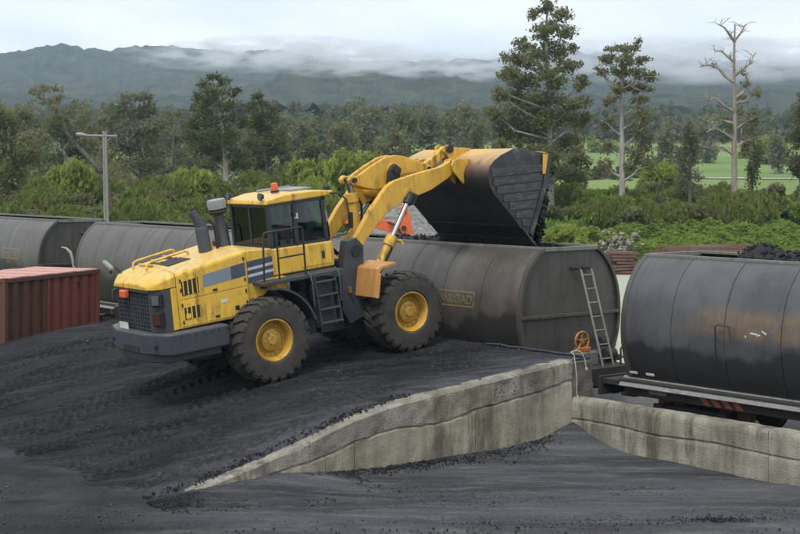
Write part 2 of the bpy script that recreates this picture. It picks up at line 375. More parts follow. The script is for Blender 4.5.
coal('coal_ramp', math.radians(-35), (0.012, 0.012, 0.013), (0.034, 0.034, 0.037), (0.078, 0.078, 0.085), 0.08, 0.2)
coal('coal_yard', math.radians(8), (0.036, 0.037, 0.042), (0.092, 0.095, 0.106), (0.21, 0.205, 0.195), 0.14, -0.05)

# vegetation and land
def leafmat(name, ca, cb, cc=None, trans=0.35, scale=0.35):
    t = NT(name)
    r = t.geo.outputs['Random Per Island']; n = t.noise(t.obj, scale, 3)
    oi = t.nd('ShaderNodeObjectInfo').outputs['Random']
    c = t.mix(r, ca, cb)
    if cc: c = t.mix(t.ramp(n, [(0.42, 0.0), (0.6, 0.85)]), c, cc)
    c = t.mix(t.math('MULTIPLY', oi, 0.35), c, t.mix(1.0, c, (0.8, 0.95, 0.75), 'MULTIPLY'))
    df = t.nd('ShaderNodeBsdfDiffuse'); tl = t.nd('ShaderNodeBsdfTranslucent'); m = t.nd('ShaderNodeMixShader'); m.inputs[0].default_value = trans
    t.l.new(c, df.inputs[0]); t.l.new(c, tl.inputs[0]); t.l.new(df.outputs[0], m.inputs[1]); t.l.new(tl.outputs[0], m.inputs[2]); t.l.new(m.outputs[0], t.out.inputs[0])
    M[name] = t.m
leafmat('leaf_dark', (0.062, 0.085, 0.03), (0.135, 0.155, 0.06), (0.17, 0.175, 0.09), trans=0.5)
leafmat('leaf_olive', (0.11, 0.115, 0.048), (0.21, 0.205, 0.088), (0.23, 0.22, 0.125), trans=0.5)
leafmat('leaf_grey', (0.15, 0.152, 0.095), (0.26, 0.25, 0.17), (0.14, 0.15, 0.075), trans=0.5)
leafmat('leaf_broom', (0.095, 0.135, 0.028), (0.20, 0.25, 0.06), (0.19, 0.19, 0.07), trans=0.5)
leafmat('leaf_lime', (0.20, 0.25, 0.045), (0.36, 0.39, 0.10), (0.19, 0.22, 0.05), trans=0.5)
leafmat('leaf_fern', (0.14, 0.215, 0.04), (0.28, 0.36, 0.08), (0.13, 0.17, 0.04), trans=0.5)
leafmat('leaf_rust', (0.17, 0.09, 0.045), (0.28, 0.17, 0.07), (0.14, 0.14, 0.05), trans=0.45)
leafmat('grass_blade', (0.09, 0.16, 0.025), (0.19, 0.28, 0.06), (0.13, 0.17, 0.05))
leafmat('forest_leaf', (0.09, 0.105, 0.058), (0.165, 0.17, 0.10), (0.15, 0.15, 0.11), trans=0.5, scale=0.03)
t = NT('bark'); a = t.noise(t.map(t.obj, (3, 3, 0.6)), 2.0, 5)
M['bark'] = t.set(t.ramp(a, [(0.3, (0.085, 0.075, 0.062)), (0.7, (0.21, 0.195, 0.17))]), 0.95)
t = NT('bark_pale'); a = t.noise(t.map(t.obj, (3, 3, 0.5)), 1.6, 5)
M['bark_pale'] = t.set(t.ramp(a, [(0.3, (0.17, 0.155, 0.13)), (0.7, (0.36, 0.34, 0.30))]), 0.95)
t = NT('bark_tan'); a = t.noise(t.map(t.obj, (3, 3, 0.5)), 1.6, 5)
M['bark_tan'] = t.set(t.ramp(a, [(0.3, (0.15, 0.125, 0.10)), (0.7, (0.31, 0.27, 0.22))]), 0.95)
t = NT('bark_dark'); a = t.noise(t.map(t.obj, (3, 3, 0.6)), 2.0, 5)
M['bark_dark'] = t.set(t.ramp(a, [(0.3, (0.05, 0.043, 0.035)), (0.7, (0.15, 0.14, 0.12))]), 0.95)
t = NT('land'); pos = t.geo.outputs['Position']
yy = t.sep(pos)[1]
a = t.noise(pos, 0.012, 5, 0.55); b = t.noise(pos, 0.15, 5); c = t.noise(pos, 1.2, 4)
near = t.mix(t.ramp(b, [(0.35, 0.0), (0.65, 1.0)]), (0.075, 0.105, 0.028), (0.14, 0.19, 0.045))
near = t.mix(t.ramp(c, [(0.5, 0.0), (0.75, 0.6)]), near, (0.11, 0.10, 0.055))
field = t.mix(t.ramp(a, [(0.4, 0.0), (0.6, 1.0)]), (0.11, 0.165, 0.05), (0.175, 0.225, 0.08))
field = t.mix(t.ramp(t.noise(t.map(pos, (0.02, 0.2, 1)), 1.0, 4), [(0.5, 0.0), (0.7, 0.4)]), field, (0.17, 0.25, 0.08))
far = t.ramp(t.math('DIVIDE', yy, 1000.0), [(0.155, 0.0), (0.19, 1.0)])
wood = t.ramp(t.math('DIVIDE', yy, 1000.0), [(0.47, 0.0), (0.52, 1.0)])
M['land'] = t.set(t.mix(wood, t.mix(far, near, field), (0.045, 0.055, 0.03)), 1.0, spec=0.1)
t = NT('gravel_ground'); pos = t.geo.outputs['Position']; a = t.noise(pos, 0.5, 5); c = t.noise(pos, 9, 4, 0.7)
M['gravel_ground'] = t.set(t.mix(t.ramp(c, [(0.35, 0.0), (0.65, 1.0)]), t.mix(a, (0.20, 0.20, 0.15), (0.26, 0.27, 0.19)), (0.36, 0.36, 0.29)), 0.95, bump=c, bstr=0.4)
t = NT('ballast'); pos = t.geo.outputs['Position']; c = t.noise(pos, 12, 4, 0.7)
M['ballast'] = t.set(t.ramp(c, [(0.3, (0.03, 0.03, 0.03)), (0.7, (0.11, 0.105, 0.1))]), 0.95, bump=c, bstr=0.7)
t = NT('hill_forest'); pos = t.geo.outputs['Position']; a = t.noise(pos, 0.004, 5); c = t.noise(pos, 0.055, 5, 0.7)
M['hill_forest'] = t.set(t.mix(t.ramp(a, [(0.35, 0.0), (0.65, 1.0)]), t.ramp(c, [(0.36, (0.008, 0.013, 0.012)), (0.64, (0.045, 0.055, 0.036))]), t.ramp(c, [(0.36, (0.014, 0.02, 0.016)), (0.64, (0.062, 0.07, 0.046))])), 1.0, spec=0.05)

# ------------------------------------------------------------------ setting
E_ = np.array([math.cos(math.radians(35.6)), math.sin(math.radians(35.6))])   # driving direction up the ramp
D_ = np.array([-0.629, 0.777]); N_ = np.array([0.777, 0.629])                   # along the track (away), across the track (away)
C_ = np.array([3.67, 32.0])
def PT(t, u): return C_[0] + D_[0] * u - E_[0] * t, C_[1] + D_[1] * u - E_[1] * t
RT = [-3, 0, .83, 1.96, 4.5, 5.65, 6.54, 7.41, 8.35, 9.3, 10.6, 40]
RZ = [1.80, 1.79, 1.685, 1.558, 1.272, 1.03, .76, .52, .27, .06, -.12, -.12]
def ramp_z(t):
    t = np.asarray(t, float)
    return (np.interp(t - .25, RT, RZ) + np.interp(t, RT, RZ) * 2 + np.interp(t + .25, RT, RZ)) / 4
def ground_z(X, Y):
    X = np.asarray(X, float); Y = np.asarray(Y, float)
    z = np.interp(Y, [-100, 86, 100, 130, 160, 200, 500, 900, 1100], [-.10, -.10, .3, 2.3, 2.4, 3.0, 15.0, 30, 40])
    return z + np.where(Y > 95, (fbm(X * .05, Y * .05, 3, 3) - .5) * np.clip((Y - 95) * .02, 0, .8), 0)

# ground: one sheet out to the foot of the hills
ys = np.concatenate([np.linspace(-60, 80, 8), np.linspace(86, 200, 58), np.linspace(206, 520, 60), np.linspace(540, 2700, 40)])
xs = np.linspace(-1, 1, 161)
Yg, Ug = np.meshgrid(ys, xs, indexing='ij'); Xg = Ug * (60 + 0.55 * np.maximum(Yg, 0))
g = np_mesh('ground', np.stack([Xg, Yg, ground_z(Xg, Yg)], -1).reshape(-1, 3), grid_faces(len(ys), len(xs)))
tag(link('ground', g, M['land'], smooth=180), kind='structure')

# gravel yard behind the train
tt = np.linspace(-44, -6, 60); uu = np.linspace(-60, 130, 120)
A, B = np.meshgrid(tt, uu, indexing='ij'); X, Y = C_[0] + D_[0] * B - N_[0] * A, C_[1] + D_[1] * B - N_[1] * A
Z = -.02 + .10 * (fbm(X * .3, Y * .3, 8) - .5) - np.clip((Y - 84) * .05, 0, 3) 
me = np_mesh('gravel_yard', np.stack([X, Y, Z], -1).reshape(-1, 3), grid_faces(60, 120)[:, ::-1])
tag(link('gravel_yard', me, M['gravel_ground'], smooth=180), kind='structure')
# ballast bed
tt = np.linspace(-8.0, -.2, 40); uu = np.linspace(-16, 60, 200)
A, B = np.meshgrid(tt, uu, indexing='ij'); X, Y = C_[0] + D_[0] * B - N_[0] * A, C_[1] + D_[1] * B - N_[1] * A
Z = .02 + .14 * sstep(-7.6, -5.6, A) * (1 - sstep(-1.2, -.3, A)) + .05 * (fbm(X * 3, Y * 3, 4) - .5)
me = np_mesh('track_bed', np.stack([X, Y, Z], -1).reshape(-1, 3), grid_faces(40, 200)[:, ::-1])
tag(link('track_bed', me, M['ballast'], smooth=180), kind='structure')

# coal yard in front (banked up against the wall toes)
tt = np.linspace(-.15, 27, 330); uu = np.linspace(-15, 26, 300)
A, B = np.meshgrid(tt, uu, indexing='ij'); X, Y = PT(A, B)
du = np.clip(-B, 0, 99)
bank = np.interp(A, [-.2, .3, .9, 2, 5, 6.2, 7.2, 8.3, 9.5, 11], [.42, .36, .2, .1, .08, .12, .20, .15, .08, 0])
bw = np.interp(A, [0, 1.5, 5, 7, 9], [.8, .5, .4, .75, .8])
Z = bank * np.exp(-(du / bw) ** 1.5) * np.where(B > 0.1, 0, 1)
Z += .05 * np.exp(-(np.clip(A, 0, 99) / .4) ** 1.3) * np.interp(B, [-6, -3, 0], [.25, .3, 1])
Z += .09 * (fbm(X * .35, Y * .35, 21) - .5) + .035 * (fbm(X * 1.7, Y * 1.7, 5) - .5)
dl = (B * .35 + A - 3.2); Z += .03 * np.sin((A * .4 - B * 1.0) * 2.1 + 2 * fbm(X * .3, Y * .3, 9)) * fbm(X * .2, Y * .2, 77)
Z += .03 * (fbm(X * 4, Y * 4, 31, 3) - .5) + .10 * np.exp(-((Y - 24.2 - .35 * fbm(X * .5, Y * .1, 2)) / .16) ** 2) * sstep(-5.5, -4, X)
me = np_mesh('coal_yard', np.stack([X, Y, Z], -1).reshape(-1, 3), grid_faces(330, 300)[:, ::-1])
tag(link('coal_yard', me, M['coal_yard'], smooth=180), kind='structure')

# coal ramp with pressed tyre tread
tt = np.linspace(-.62, 15.5, 620); uu = np.concatenate([np.linspace(.06, 16.0, 330), np.linspace(16.05, 18.2, 24)])
A, B = np.meshgrid(tt, uu, indexing='ij'); X, Y = PT(A, B)
Z = ramp_z(A)
nz1 = fbm(X * .5, Y * .5, 11); nz2 = fbm(X * 1.1, Y * 1.1, 12)
for k, (uc, wd, ph, sgn, t0, t1) in enumerate([(3.35, .42, 0, 1, .2, 14), (5.8, .42, .1, 1, .2, 14), (1.5, .4, .05, -1, 3, 13), (2.35, .4, .3, 1, 4, 14), (4.3, .42, .6, -1, 4, 14), (7.2, .42, .2, 1, 3, 14),
                                         (8.3, .42, .8, -1, 4, 14), (9.6, .42, .3, 1, 3, 14), (10.8, .42, .5, -1, 3, 14), (12.2, .42, .2, 1, 3, 14), (13.6, .42, .9, -1, 3, 13)]):
    uw = uc + .5 * np.sin(A * .23 + k * 1.7) * sstep(3, 7, A) + (A - 5) * .04 * ((k % 3) - 1) * sstep(5, 8, A)
    q = (B - uw) / wd; m = (1 - sstep(.8, 1.05, np.abs(q))) * sstep(t0, t0 + .8, A) * sstep(.28, .46, fbm(X * .4 + k, Y * .4, 40 + k))
    tri = np.abs(((A / .22 + np.abs(q) * .9 * sgn + ph) % 1) - .5) * 2
    Z += m * (-.03 + .052 * sstep(.36, .6, tri)) 
    Z += .02 * np.exp(-((np.abs(q) - 1.15) / .14) ** 2) * sstep(t0, t0 + .8, A) * sstep(.3, .6, nz1)
Z += .06 * (nz1 - .5) + .03 * (nz2 - .5) + .034 * (fbm(X * 6, Y * 6, 14, 3) - .5)
Z += .07 * np.exp(-((B - .75) / .35) ** 2) * sstep(1, 3, A) * (1 - sstep(8.5, 10, A)) + .10 * np.exp(-((B - 15.3) / .5) ** 2) * (1 - sstep(8.5, 10, A))
Z -= sstep(16.1, 18.2, B) * (Z + .3)
Z = np.where(B < .3, np.minimum(Z, ramp_z(A) + .005), Z)
me = np_mesh('coal_ramp', np.stack([X, Y, Z], -1).reshape(-1, 3), grid_faces(620, len(uu))[:, ::-1])
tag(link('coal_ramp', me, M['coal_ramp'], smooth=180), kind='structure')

# ---- concrete walls, poured in sections
def wall_piece(name, mat, org, dr, out, x0, x1, zlo, zhi, thick, disp, parent, seed=0, step=.06, zst=.06, proud=0.0, topamp=0.0):
    org = np.array(org, float); dr = np.array(dr, float); out = np.array(out, float)
    nx = max(3, int((x1 - x0) / step)); xv = np.linspace(x0, x1, nx)
    lo = zlo(xv); hi = zhi(xv) + topamp * (fbm(xv * 3.1, xv * 0 + seed, seed + 3) - .5)
    nzf = max(3, int(np.max(hi - lo) / zst))
    rows = []
    for j in range(nzf):
        z = lo + (hi - lo) * j / (nzf - 1)
        o = disp * (fbm(xv * 4.5, z * 4.5, seed, 5) - .5) * 2 + disp * .8 * (fbm(xv * 1.2, z * 1.2, seed + 9, 2) - .5)
        o = np.clip(o, -disp * 1.2, disp * 1.2) + proud
        if j == nzf - 1: o = o - .03 - .04 * fbm(xv * 5, xv * 0, seed + 1)
        rows.append((o, z))
    for f in (.35, .7, 1.0):
        rows.append((-thick * f + np.zeros(nx), hi + .5 * disp * (fbm(xv * 6, xv * 0 + f * 9, seed + 5) - .5)))
    rows.append((-thick + np.zeros(nx), lo)); 
    V = np.stack([np.stack([org[0] + dr[0] * xv + out[0] * o, org[1] + dr[1] * xv + out[1] * o, z], -1) for o, z in rows], 0)
    nr = len(rows); V = V.reshape(-1, 3); Fq = grid_faces(nr, nx)
    Fl = np.stack([np.arange(nx - 1) + (nr - 1) * nx, np.arange(nx - 1), np.arange(1, nx), np.arange(1, nx) + (nr - 1) * nx], -1)
    me = np_mesh(name, V, np.concatenate([Fq, Fl])); bm = bmesh.new(); bm.from_mesh(me)
    bm.verts.ensure_lookup_table()
    for e in (0, nx - 1):
        try: bm.faces.new([bm.verts[r * nx + e] for r in range(nr)])
        except ValueError: pass
    bmesh.ops.recalc_face_normals(bm, faces=bm.faces); bm.to_mesh(me); bm.free()
    return link(name, me, mat, parent, smooth=40)
OUT = (E_[1], -E_[0])
rw = empty('ramp_retaining_wall', (0, 0, 0)); tag(rw, 'tall weathered concrete retaining wall sloping down along the coal ramp', 'retaining wall')
zb = lambda t: np.interp(t, [-.7, .1, 1.4, 2.45, 3.25, 3.6, 4.5, 5.6, 6.6, 7.6, 8.4, 9.6], [1.42, 1.40, 1.19, 1.02, .85, .80, .85, .66, .42, .24, .06, -.15]) + .14 * (fbm(np.asarray(t) * 1.6, np.asarray(t) * 0, 66, 5) - .5) * sstep(-.2, .6, np.asarray(t, float))
ztop = lambda t: np.maximum(ramp_z(t) + .012, -.05)
zfl = lambda t: np.full_like(np.asarray(t, float), -.15)
for i, (a, b) in enumerate([(0.004, 2.62), (2.634, 5.58), (5.594, 6.24), (6.254, 8.55)]):
    wall_piece('lower_pour', M['concrete_smooth'], C_, -E_, OUT, a, b, zfl, lambda t: zb(t) - .012, .34, .016, rw, 10 + i)
for i, (a, b) in enumerate([(0.004, 3.4), (3.408, 6.6), (6.608, 9.2)]):
    wall_piece('upper_pour', M['concrete_rough'], C_, -E_, OUT, a, b, zb, ztop, .36, .034, rw, 30 + i, step=.045, zst=.045, proud=.008, topamp=.02)
o = wall_piece('stained_end', M['concrete_stained'], C_, -E_, OUT, -.64, -.006, zfl, lambda t: ztop(t) - .02, .36, .05, rw, 50, step=.05, proud=-.03); tag(o, 'coal blackened broken end of the ramp wall')
lw = empty('low_wall', (0, 0, 0)); tag(lw, 'low long concrete wall between the coal yard and the track', 'low wall')
LO = tuple(-N_); LD = tuple(-D_)
zc = lambda x: .56 - .02 * np.asarray(x) * 0 + .05 * (fbm(np.asarray(x) * .9, np.asarray(x) * 0, 71) - .5) + .02 * np.sin(np.asarray(x) * 2)
for i, (a, b) in enumerate([(-.04, 5.1), (5.112, 10.6), (10.612, 15)]):
    wall_piece('lower_pour', M['concrete_low'], C_, LD, LO, a, b, zfl, lambda x: zc(x) - .004, .34, .013, lw, 60 + i)
    wall_piece('upper_pour', M['concrete_low'], C_, LD, LO, a, b, zc, lambda x: 1.0 + 0 * x, .34, .013, lw, 80 + i, proud=.002, topamp=.022)

# ---- loose coal lumps (too many and too small to count)
def lumps(name, P, S, mat, seed, parent=None):
    rs = np.random.RandomState(seed); n = len(P)
    base = np.array([[1, 0, 0], [-1, 0, 0], [0, 1, 0], [0, -1, 0], [0, 0, 1], [0, 0, -1]], float)
    fs = np.array([[0, 2, 4], [2, 1, 4], [1, 3, 4], [3, 0, 4], [2, 0, 5], [1, 2, 5], [3, 1, 5], [0, 3, 5]])
    R_ = rs.normal(size=(n, 3, 3)); R_ = np.linalg.qr(R_)[0]
    sc = S[:, None] * rs.uniform(.6, 1.25, (n, 3))
    V = np.einsum('nij,kj->nki', R_, base) * rs.uniform(.75, 1.2, (n, 6, 1)) * sc[:, None, :] + P[:, None, :]
    Fq = fs[None] + (np.arange(n) * 6)[:, None, None]
    return link(name, np_mesh(name, V.reshape(-1, 3), Fq.reshape(-1, 3)), mat, parent)
rs = np.random.RandomState(4)
n = 7300
ta = np.concatenate([rs.uniform(5.8, 10.0, 5200), rs.uniform(0, 6, 1500), rs.uniform(4, 9.8, 600)])
ua = np.concatenate([-np.abs(rs.normal(.0, .5, 5200)) - .02, -np.abs(rs.normal(.0, .22, 1500)) - .02, rs.normal(.35, .12, 600)])
X, Y = PT(ta, ua)
zz = np.where(ua < 0, np.interp(ta, [-.2, .3, .9, 2, 5, 6.2, 7.2, 8.3, 9.5, 11], [.42, .36, .2, .1, .08, .12, .20, .15, .08, 0]) * np.exp(-(np.abs(ua) / .6) ** 1.5), ramp_z(ta) + .05)
S = rs.uniform(.008, .034, n) * rs.uniform(.5, 1.2, n)
keep = (ua < 0) | (ua > .1)
P = np.stack([X, Y, zz + S * .3], -1)[keep]
tag(lumps('coal_rubble', P, S[keep], M['coal_lump'], 5), 'loose black coal lumps spilled along the foot of the ramp wall', 'coal', kind='stuff')
n = 26000; ta = rs.uniform(-.4, 13.5, n); ua = rs.uniform(.4, 15.8, n); X, Y = PT(ta, ua)
kp = (fbm(X * .8, Y * .8, 61) > .46) & (ta < 9.8); S = rs.uniform(.006, .018, n) * np.where(rs.rand(n) < .03, 2.4, 1)
P = np.stack([X, Y, ramp_z(ta) + .004], -1)[kp]
tag(lumps('coal_grit', P, S[kp], M['coal_grit'], 15), 'fine loose coal grit scattered over the ramp surface', 'coal', kind='stuff')
n = 22000; X = rs.uniform(-7.5, 9, n); Y = rs.uniform(23.5, 32, n); rel = np.stack([X - C_[0], Y - C_[1]], -1); tq = -(rel @ N_); uq = rel @ D_
kp = (tq > .1) & ((uq < -.1) | (tq > 10)) & (fbm(X * .7, Y * .7, 62) > .47); S = rs.uniform(.005, .015, n) * np.where(rs.rand(n) < .03, 2.4, 1)
P = np.stack([X, Y, np.full(n, .012)], -1)[kp]
tag(lumps('yard_grit', P, S[kp], M['coal_grit'], 16), 'fine coal grit scattered over the lower yard', 'coal', kind='stuff')
# dark windrow of fines at the bottom edge of the yard
n = 800; X = rs.uniform(-5, 7, n); Y = rs.normal(24.35, .2, n); P = np.stack([X, Y, rs.uniform(.0, .08, n)], -1)
n2 = 500; P2 = np.stack([rs.normal(5.35, .35, n2), rs.normal(25.0, .12, n2), rs.uniform(-.02, .05, n2)], -1)
tag(lumps('coal_windrow', np.concatenate([P, P2]), rs.uniform(.005, .024, n + n2), M['coal_lump'], 6), 'ragged ridge of coal fines across the front of the yard', 'coal', kind='stuff')

# ---- hills with forest canopy, and the far wood
def ridge_y(px):
    return np.interp(px, [-400, 0, 50, 100, 180, 215, 260, 300, 330, 370, 400, 440, 500, 560, 600, 650, 700, 760, 800, 1200],
                     [54, 49, 46, 42.5, 42, 44, 46, 50, 54, 57, 56, 55, 53, 50, 46, 48, 55, 59, 61, 60])
Yc = 2300.0
yv = np.concatenate([np.linspace(545, 800, 90), np.linspace(806, 1250, 70), np.linspace(1258, 2420, 170)]); xv = np.linspace(-1, 1, 470)
Yh, Uh = np.meshgrid(yv, xv, indexing='ij'); Xh = Uh * (120 + .38 * Yh)
pxh = 400 + FPX * Xh / Yc
crest = CAMH + (HZ - ridge_y(pxh)) * Yc / FPX - 9
wood_top = ground_z(Xh, np.full_like(Yh, 545)) + 8 + (Yh - 545) * .028
prof = np.clip((Yh - 950) / (Yc - 950), 0, 1)
spur = (fbm(Xh * .0045, Yh * .0028, 91, 3) - .5) * 110 * np.sin(np.pi * np.clip(prof, 0, 1)) 
Zh = wood_top + (crest - wood_top) * prof ** 1.25 + spur
Zh = np.where(Yh > Yc, crest - (Yh - Yc) * .6, Zh)
cell = np.clip(Yh / 260, 2.4, 9)
bm_ = vnoise(Xh / cell, Yh / (cell * 1.4), 7) * .6 + vnoise(Xh / (cell * .45), Yh / (cell * .6), 8) * .4
Zh = Zh + (bm_ - .4) * np.interp(Yh, [545, 700, 1200, 2300], [5, 6, 7, 7]) + (vnoise(Xh * .02, Yh * .02, 3) - .5) * 10
me = np_mesh('hills', np.stack([Xh, Yh, Zh], -1).reshape(-1, 3), grid_faces(len(yv), len(xv))[:, ::-1])
tag(link('hills', me, M['hill_forest'], smooth=60), kind='structure')

# ------------------------------------------------------------------ wheel loader (local: x forward, y left, z up)
def wheel_loader():
    R0 = empty('wheel_loader', (-2.0436, 34.832, 1.442), (0, -math.radians(6.38), math.radians(35.85)))
    tag(R0, 'large dusty yellow wheel loader tipping its raised black bucket over a wagon', 'wheel loader')
    Y_, YA, FG, BG, BK = M['yellow'], M['yellow_arm'], M['frame_grey'], M['bumper_grey'], M['black_part']
    # chassis
    m = MB(); m.prism([(-3.9, .75), (-3.9, 1.5), (-1.2, 1.75), (-.35, 1.7), (-.1, 1.2), (-.1, .7), (-1.2, .6), (-3.0, .62)], -.5, .5); m.build('rear_frame', FG, R0, bevel=.03)
    m = MB(); m.tube([(-1.85, -1.0, .93), (-1.85, 1.0, .93)], .2, 14); m.lathe([(.0, -.25), (.36, -.2), (.4, 0), (.36, .2), (0, .25)], (-1.85, 0, .93), n=18); m.build('rear_axle', BK, R0, smooth=40)
    m = MB(); m.tube([(1.85, -1.0, .93), (1.85, 1.0, .93)], .2, 14); m.lathe([(.0, -.25), (.36, -.2), (.4, 0), (.36, .2), (0, .25)], (1.85, 0, .93), n=18); m.build('front_axle', BK, R0, smooth=40)
    m = MB(); m.prism([(.05, .65), (.05, 1.3), (.45, 1.9), (1.6, 1.5), (2.4, 1.15), (2.4, .8), (1.9, .6)], -.45, .45); m.build('front_frame', FG, R0, bevel=.03)
    for s in (-1, 1):
        m = MB(); m.prism([(.42, 1.15), (.5, 1.9), (.72, 2.72), (.98, 2.76), (1.16, 2.55), (1.1, 2.0), (1.25, 1.5), (1.1, .95), (.6, .8)], s * .86, s * .56); m.build('tower_plate', FG, R0, bevel=.02)
        m = MB(); m.tube([(.93, s * .5, 2.46), (.93, s * .9, 2.46)], .14, 16); m.build('boom_pin', BK, R0, smooth=40)
    m = MB(); m.tube([(-.15, 0, .75), (-.15, 0, 1.9)], .22, 16); m.build('hinge_column', BK, R0, smooth=40)
    m = MB(); m.box((.6, 0, 2.1), (.5, 1.1, .35)); m.box((.2, -.35, 1.6), (.35, .3, .5)); m.build('valve_block', BK, R0, bevel=.03)
    for k in range(5):
        m = MB(); yy = -.5 + k * .22; m.tube([(.0, yy, 1.6), (.25, yy - .05, 2.25 + .06 * k), (.55, yy, 2.55 + .05 * k), (.85, yy * .6, 2.35)], .028, 6); m.build('hydraulic_hose', BK, R0, smooth=60)
    # counterweight bumper
    pl = [(-4.5, -.62), (-4.5, .62), (-4.30, 1.28), (-4.16, 1.42), (-2.85, 1.42), (-2.85, -1.42), (-4.16, -1.42), (-4.30, -1.28)]
    m = MB(); m.prism(pl, 1.0, 1.46, axis=2); cw = m.build('counterweight', BG, R0, bevel=.045, seg=3)
    m = MB(); m.prism([(-4.42, -.6), (-4.42, .6), (-4.2, 1.15), (-2.95, 1.2), (-2.95, -1.2), (-4.2, -1.15)], .82, .998, axis=2); m.build('lower_skirt', M['frame_grey'], cw, bevel=.03)
    m = MB(); m.box((-4.503, -.05, 1.1), (.02, .75, .13)); m.build('tow_recess', BK, cw)
    m = MB(); m.box((-4.36, .52, 1.53), (.015, .42, .14), (0, -.06, 0)); m.build('plate', M['white_plate'], cw)
    for yy in (-1.0, 1.0):
        m = MB(); m.lathe([(.0, -.012), (.05, -.012), (.05, .012), (0, .012)], (-4.42, yy, 1.2), axis=0, n=10); m.build('bolt', BK, cw)
    # hood: lofted rear cap and main body
    def loft(secs, name, mat, parent, bevel=.02):
        V = []; n = 10
        for (x, w, zb, zs, zc) in secs:
            V += [(x, -w, zb), (x, -w, zs - .05), (x, -w + .06, zs), (x, -w * .5, zs + (zc - zs) * .75), (x, -.01, zc), (x, .01, zc), (x, w * .5, zs + (zc - zs) * .75), (x, w - .06, zs), (x, w, zs - .05), (x, w, zb)]
        Fs = []
        for i in range(len(secs) - 1):
            for k in range(n): Fs.append((i * n + k, i * n + (k + 1) % n, (i + 1) * n + (k + 1) % n, (i + 1) * n + k))
        Fs += [tuple(range(n)), tuple(range(len(secs) * n - 1, (len(secs) - 1) * n - 1, -1))]
        return MB().add(V, Fs).build(name, mat, parent, smooth=28, bevel=bevel)
    hood = loft([(-3.84, 1.12, 1.47, 2.68, 2.77), (-3.2, 1.12, 1.49, 2.78, 2.87), (-2.6, 1.12, 1.5, 2.87, 2.96), (-2.12, 1.12, 1.52, 2.94, 3.02)], 'hood', Y_, R0)
    loft([(-4.38, .80, 2.36, 2.44, 2.48), (-4.30, .92, 2.36, 2.50, 2.55), (-4.14, 1.10, 2.37, 2.58, 2.66), (-3.98, 1.12, 2.38, 2.64, 2.73), (-3.852, 1.12, 2.38, 2.675, 2.765)], 'hood_rear_cap', Y_, hood)
    m = MB(); m.span((-3.99, -1.12, 1.48), (-3.852, -1.08, 2.37)); m.build('hood_corner_panel', Y_, hood, bevel=.012)
    m = MB(); m.span((-3.99, 1.08, 1.48), (-3.852, 1.12, 2.37)); m.build('hood_corner_panel', Y_, hood, bevel=.012)
    m = MB(); m.prism([(-2.1, 1.62), (-2.1, 2.9), (-1.42, 2.86), (-1.42, 2.2), (-1.1, 2.2), (-1.1, 1.85), (-1.6, 1.95)], -1.06, 1.06); mid = m.build('engine_side_cover', Y_, R0, bevel=.02)
    for s in (-1, 1):
        y0, y1 = s * 1.121, s * 1.137
        def sl(x): return .156 * (x + 3.84) * .95
        up = MB(); up.prism([(-3.80, 2.10), (-2.15, 2.16), (-2.15, 2.16 + .70), (-2.6, 2.79), (-3.80, 2.60)], y0, y1); up = up.build('upper_door', Y_, hood, bevel=.006)
        lo = MB(); lo.prism([(-3.80, 1.53), (-2.32, 1.56), (-2.15, 1.72), (-2.15, 2.135), (-3.80, 2.075)], y0, y1); lo = lo.build('lower_door', Y_, hood, bevel=.006)
        v = MB(); v.prism([(-3.74, 2.17), (-3.33, 2.2), (-3.33, 2.53), (-3.74, 2.475)], y1 - s * .002, y1 + s * .003); v = v.build('vent', BK, up)
        for k in range(4):
            xx = -3.70 + k * .108; m = MB(); m.span((xx - .012, y1, 2.19), (xx + .012, y1 + s * .016, 2.49 + .01 * k)); m.build('slat', Y_, up)
        v = MB(); v.prism([(-3.72, 1.66), (-3.32, 1.68), (-3.32, 1.94), (-3.72, 1.92)], y1 - s * .002, y1 + s * .003); v.build('vent', BK, lo)
        for k in range(4):
            xx = -3.66 + k * .105; m = MB(); m.span((xx - .012, y1, 1.665), (xx + .012, y1 + s * .016, 1.94)); m.build('slat', Y_, lo)
        m = MB(); m.span((-3.70, y1, 1.69), (-3.585, y1 + s * .02, 1.785)); m.build('latch_plate', Y_, lo)
        m = MB(); m.prism([(-3.22, 2.285), (-2.53, 2.345), (-2.53, 2.63), (-3.22, 2.55)], y1 - s * .001, y1 + s * .004); m.build('stripe', M['stripe_grey'], up)
        m = MB(); m.prism([(-2.528, 2.345), (-2.17, 2.375), (-2.17, 2.67), (-2.528, 2.63)], y1 - s * .001, y1 + s * .004); m.build('stripe', M['stripe_blue'], up)
        m = MB(); m.prism([(-2.08, 2.18), (-1.43, 2.24), (-1.43, 2.70), (-2.08, 2.66)], s * 1.061, s * 1.066); m.build('stripe', M['stripe_blue'], mid)
        for k in range(2):
            z0 = 2.31 + k * .15; m = MB(); m.prism([(-2.08, z0), (-1.43, z0 + .05), (-1.43, z0 + .11), (-2.08, z0 + .06)], s * 1.066, s * 1.070); m.build('stripe', M['stripe_white'], mid)
    for s in (-1, 1):
        for (xx, zz_) in ((-3.76, 2.3), (-3.76, 2.5), (-2.2, 2.3), (-2.2, 2.75), (-3.76, 1.62), (-3.76, 1.98), (-2.2, 1.8), (-2.2, 2.05)):
            MB().box((xx, s * 1.142, zz_), (.035, .02, .08)).build('panel_hinge', BK, hood, bevel=.005)
        for (xx, zz_) in ((-2.95, 2.19), (-2.95, 1.62)):
            MB().box((xx, s * 1.142, zz_), (.11, .02, .05)).build('panel_latch', BK, hood, bevel=.006)
        MB().box((-2.75, s * 1.14, 1.92), (.16, .006, .07)).build('warning_label', M['white_plate'], hood)
        MB().box((-2.45, s * 1.14, 1.72), (.10, .006, .10)).build('warning_label', BK, hood)
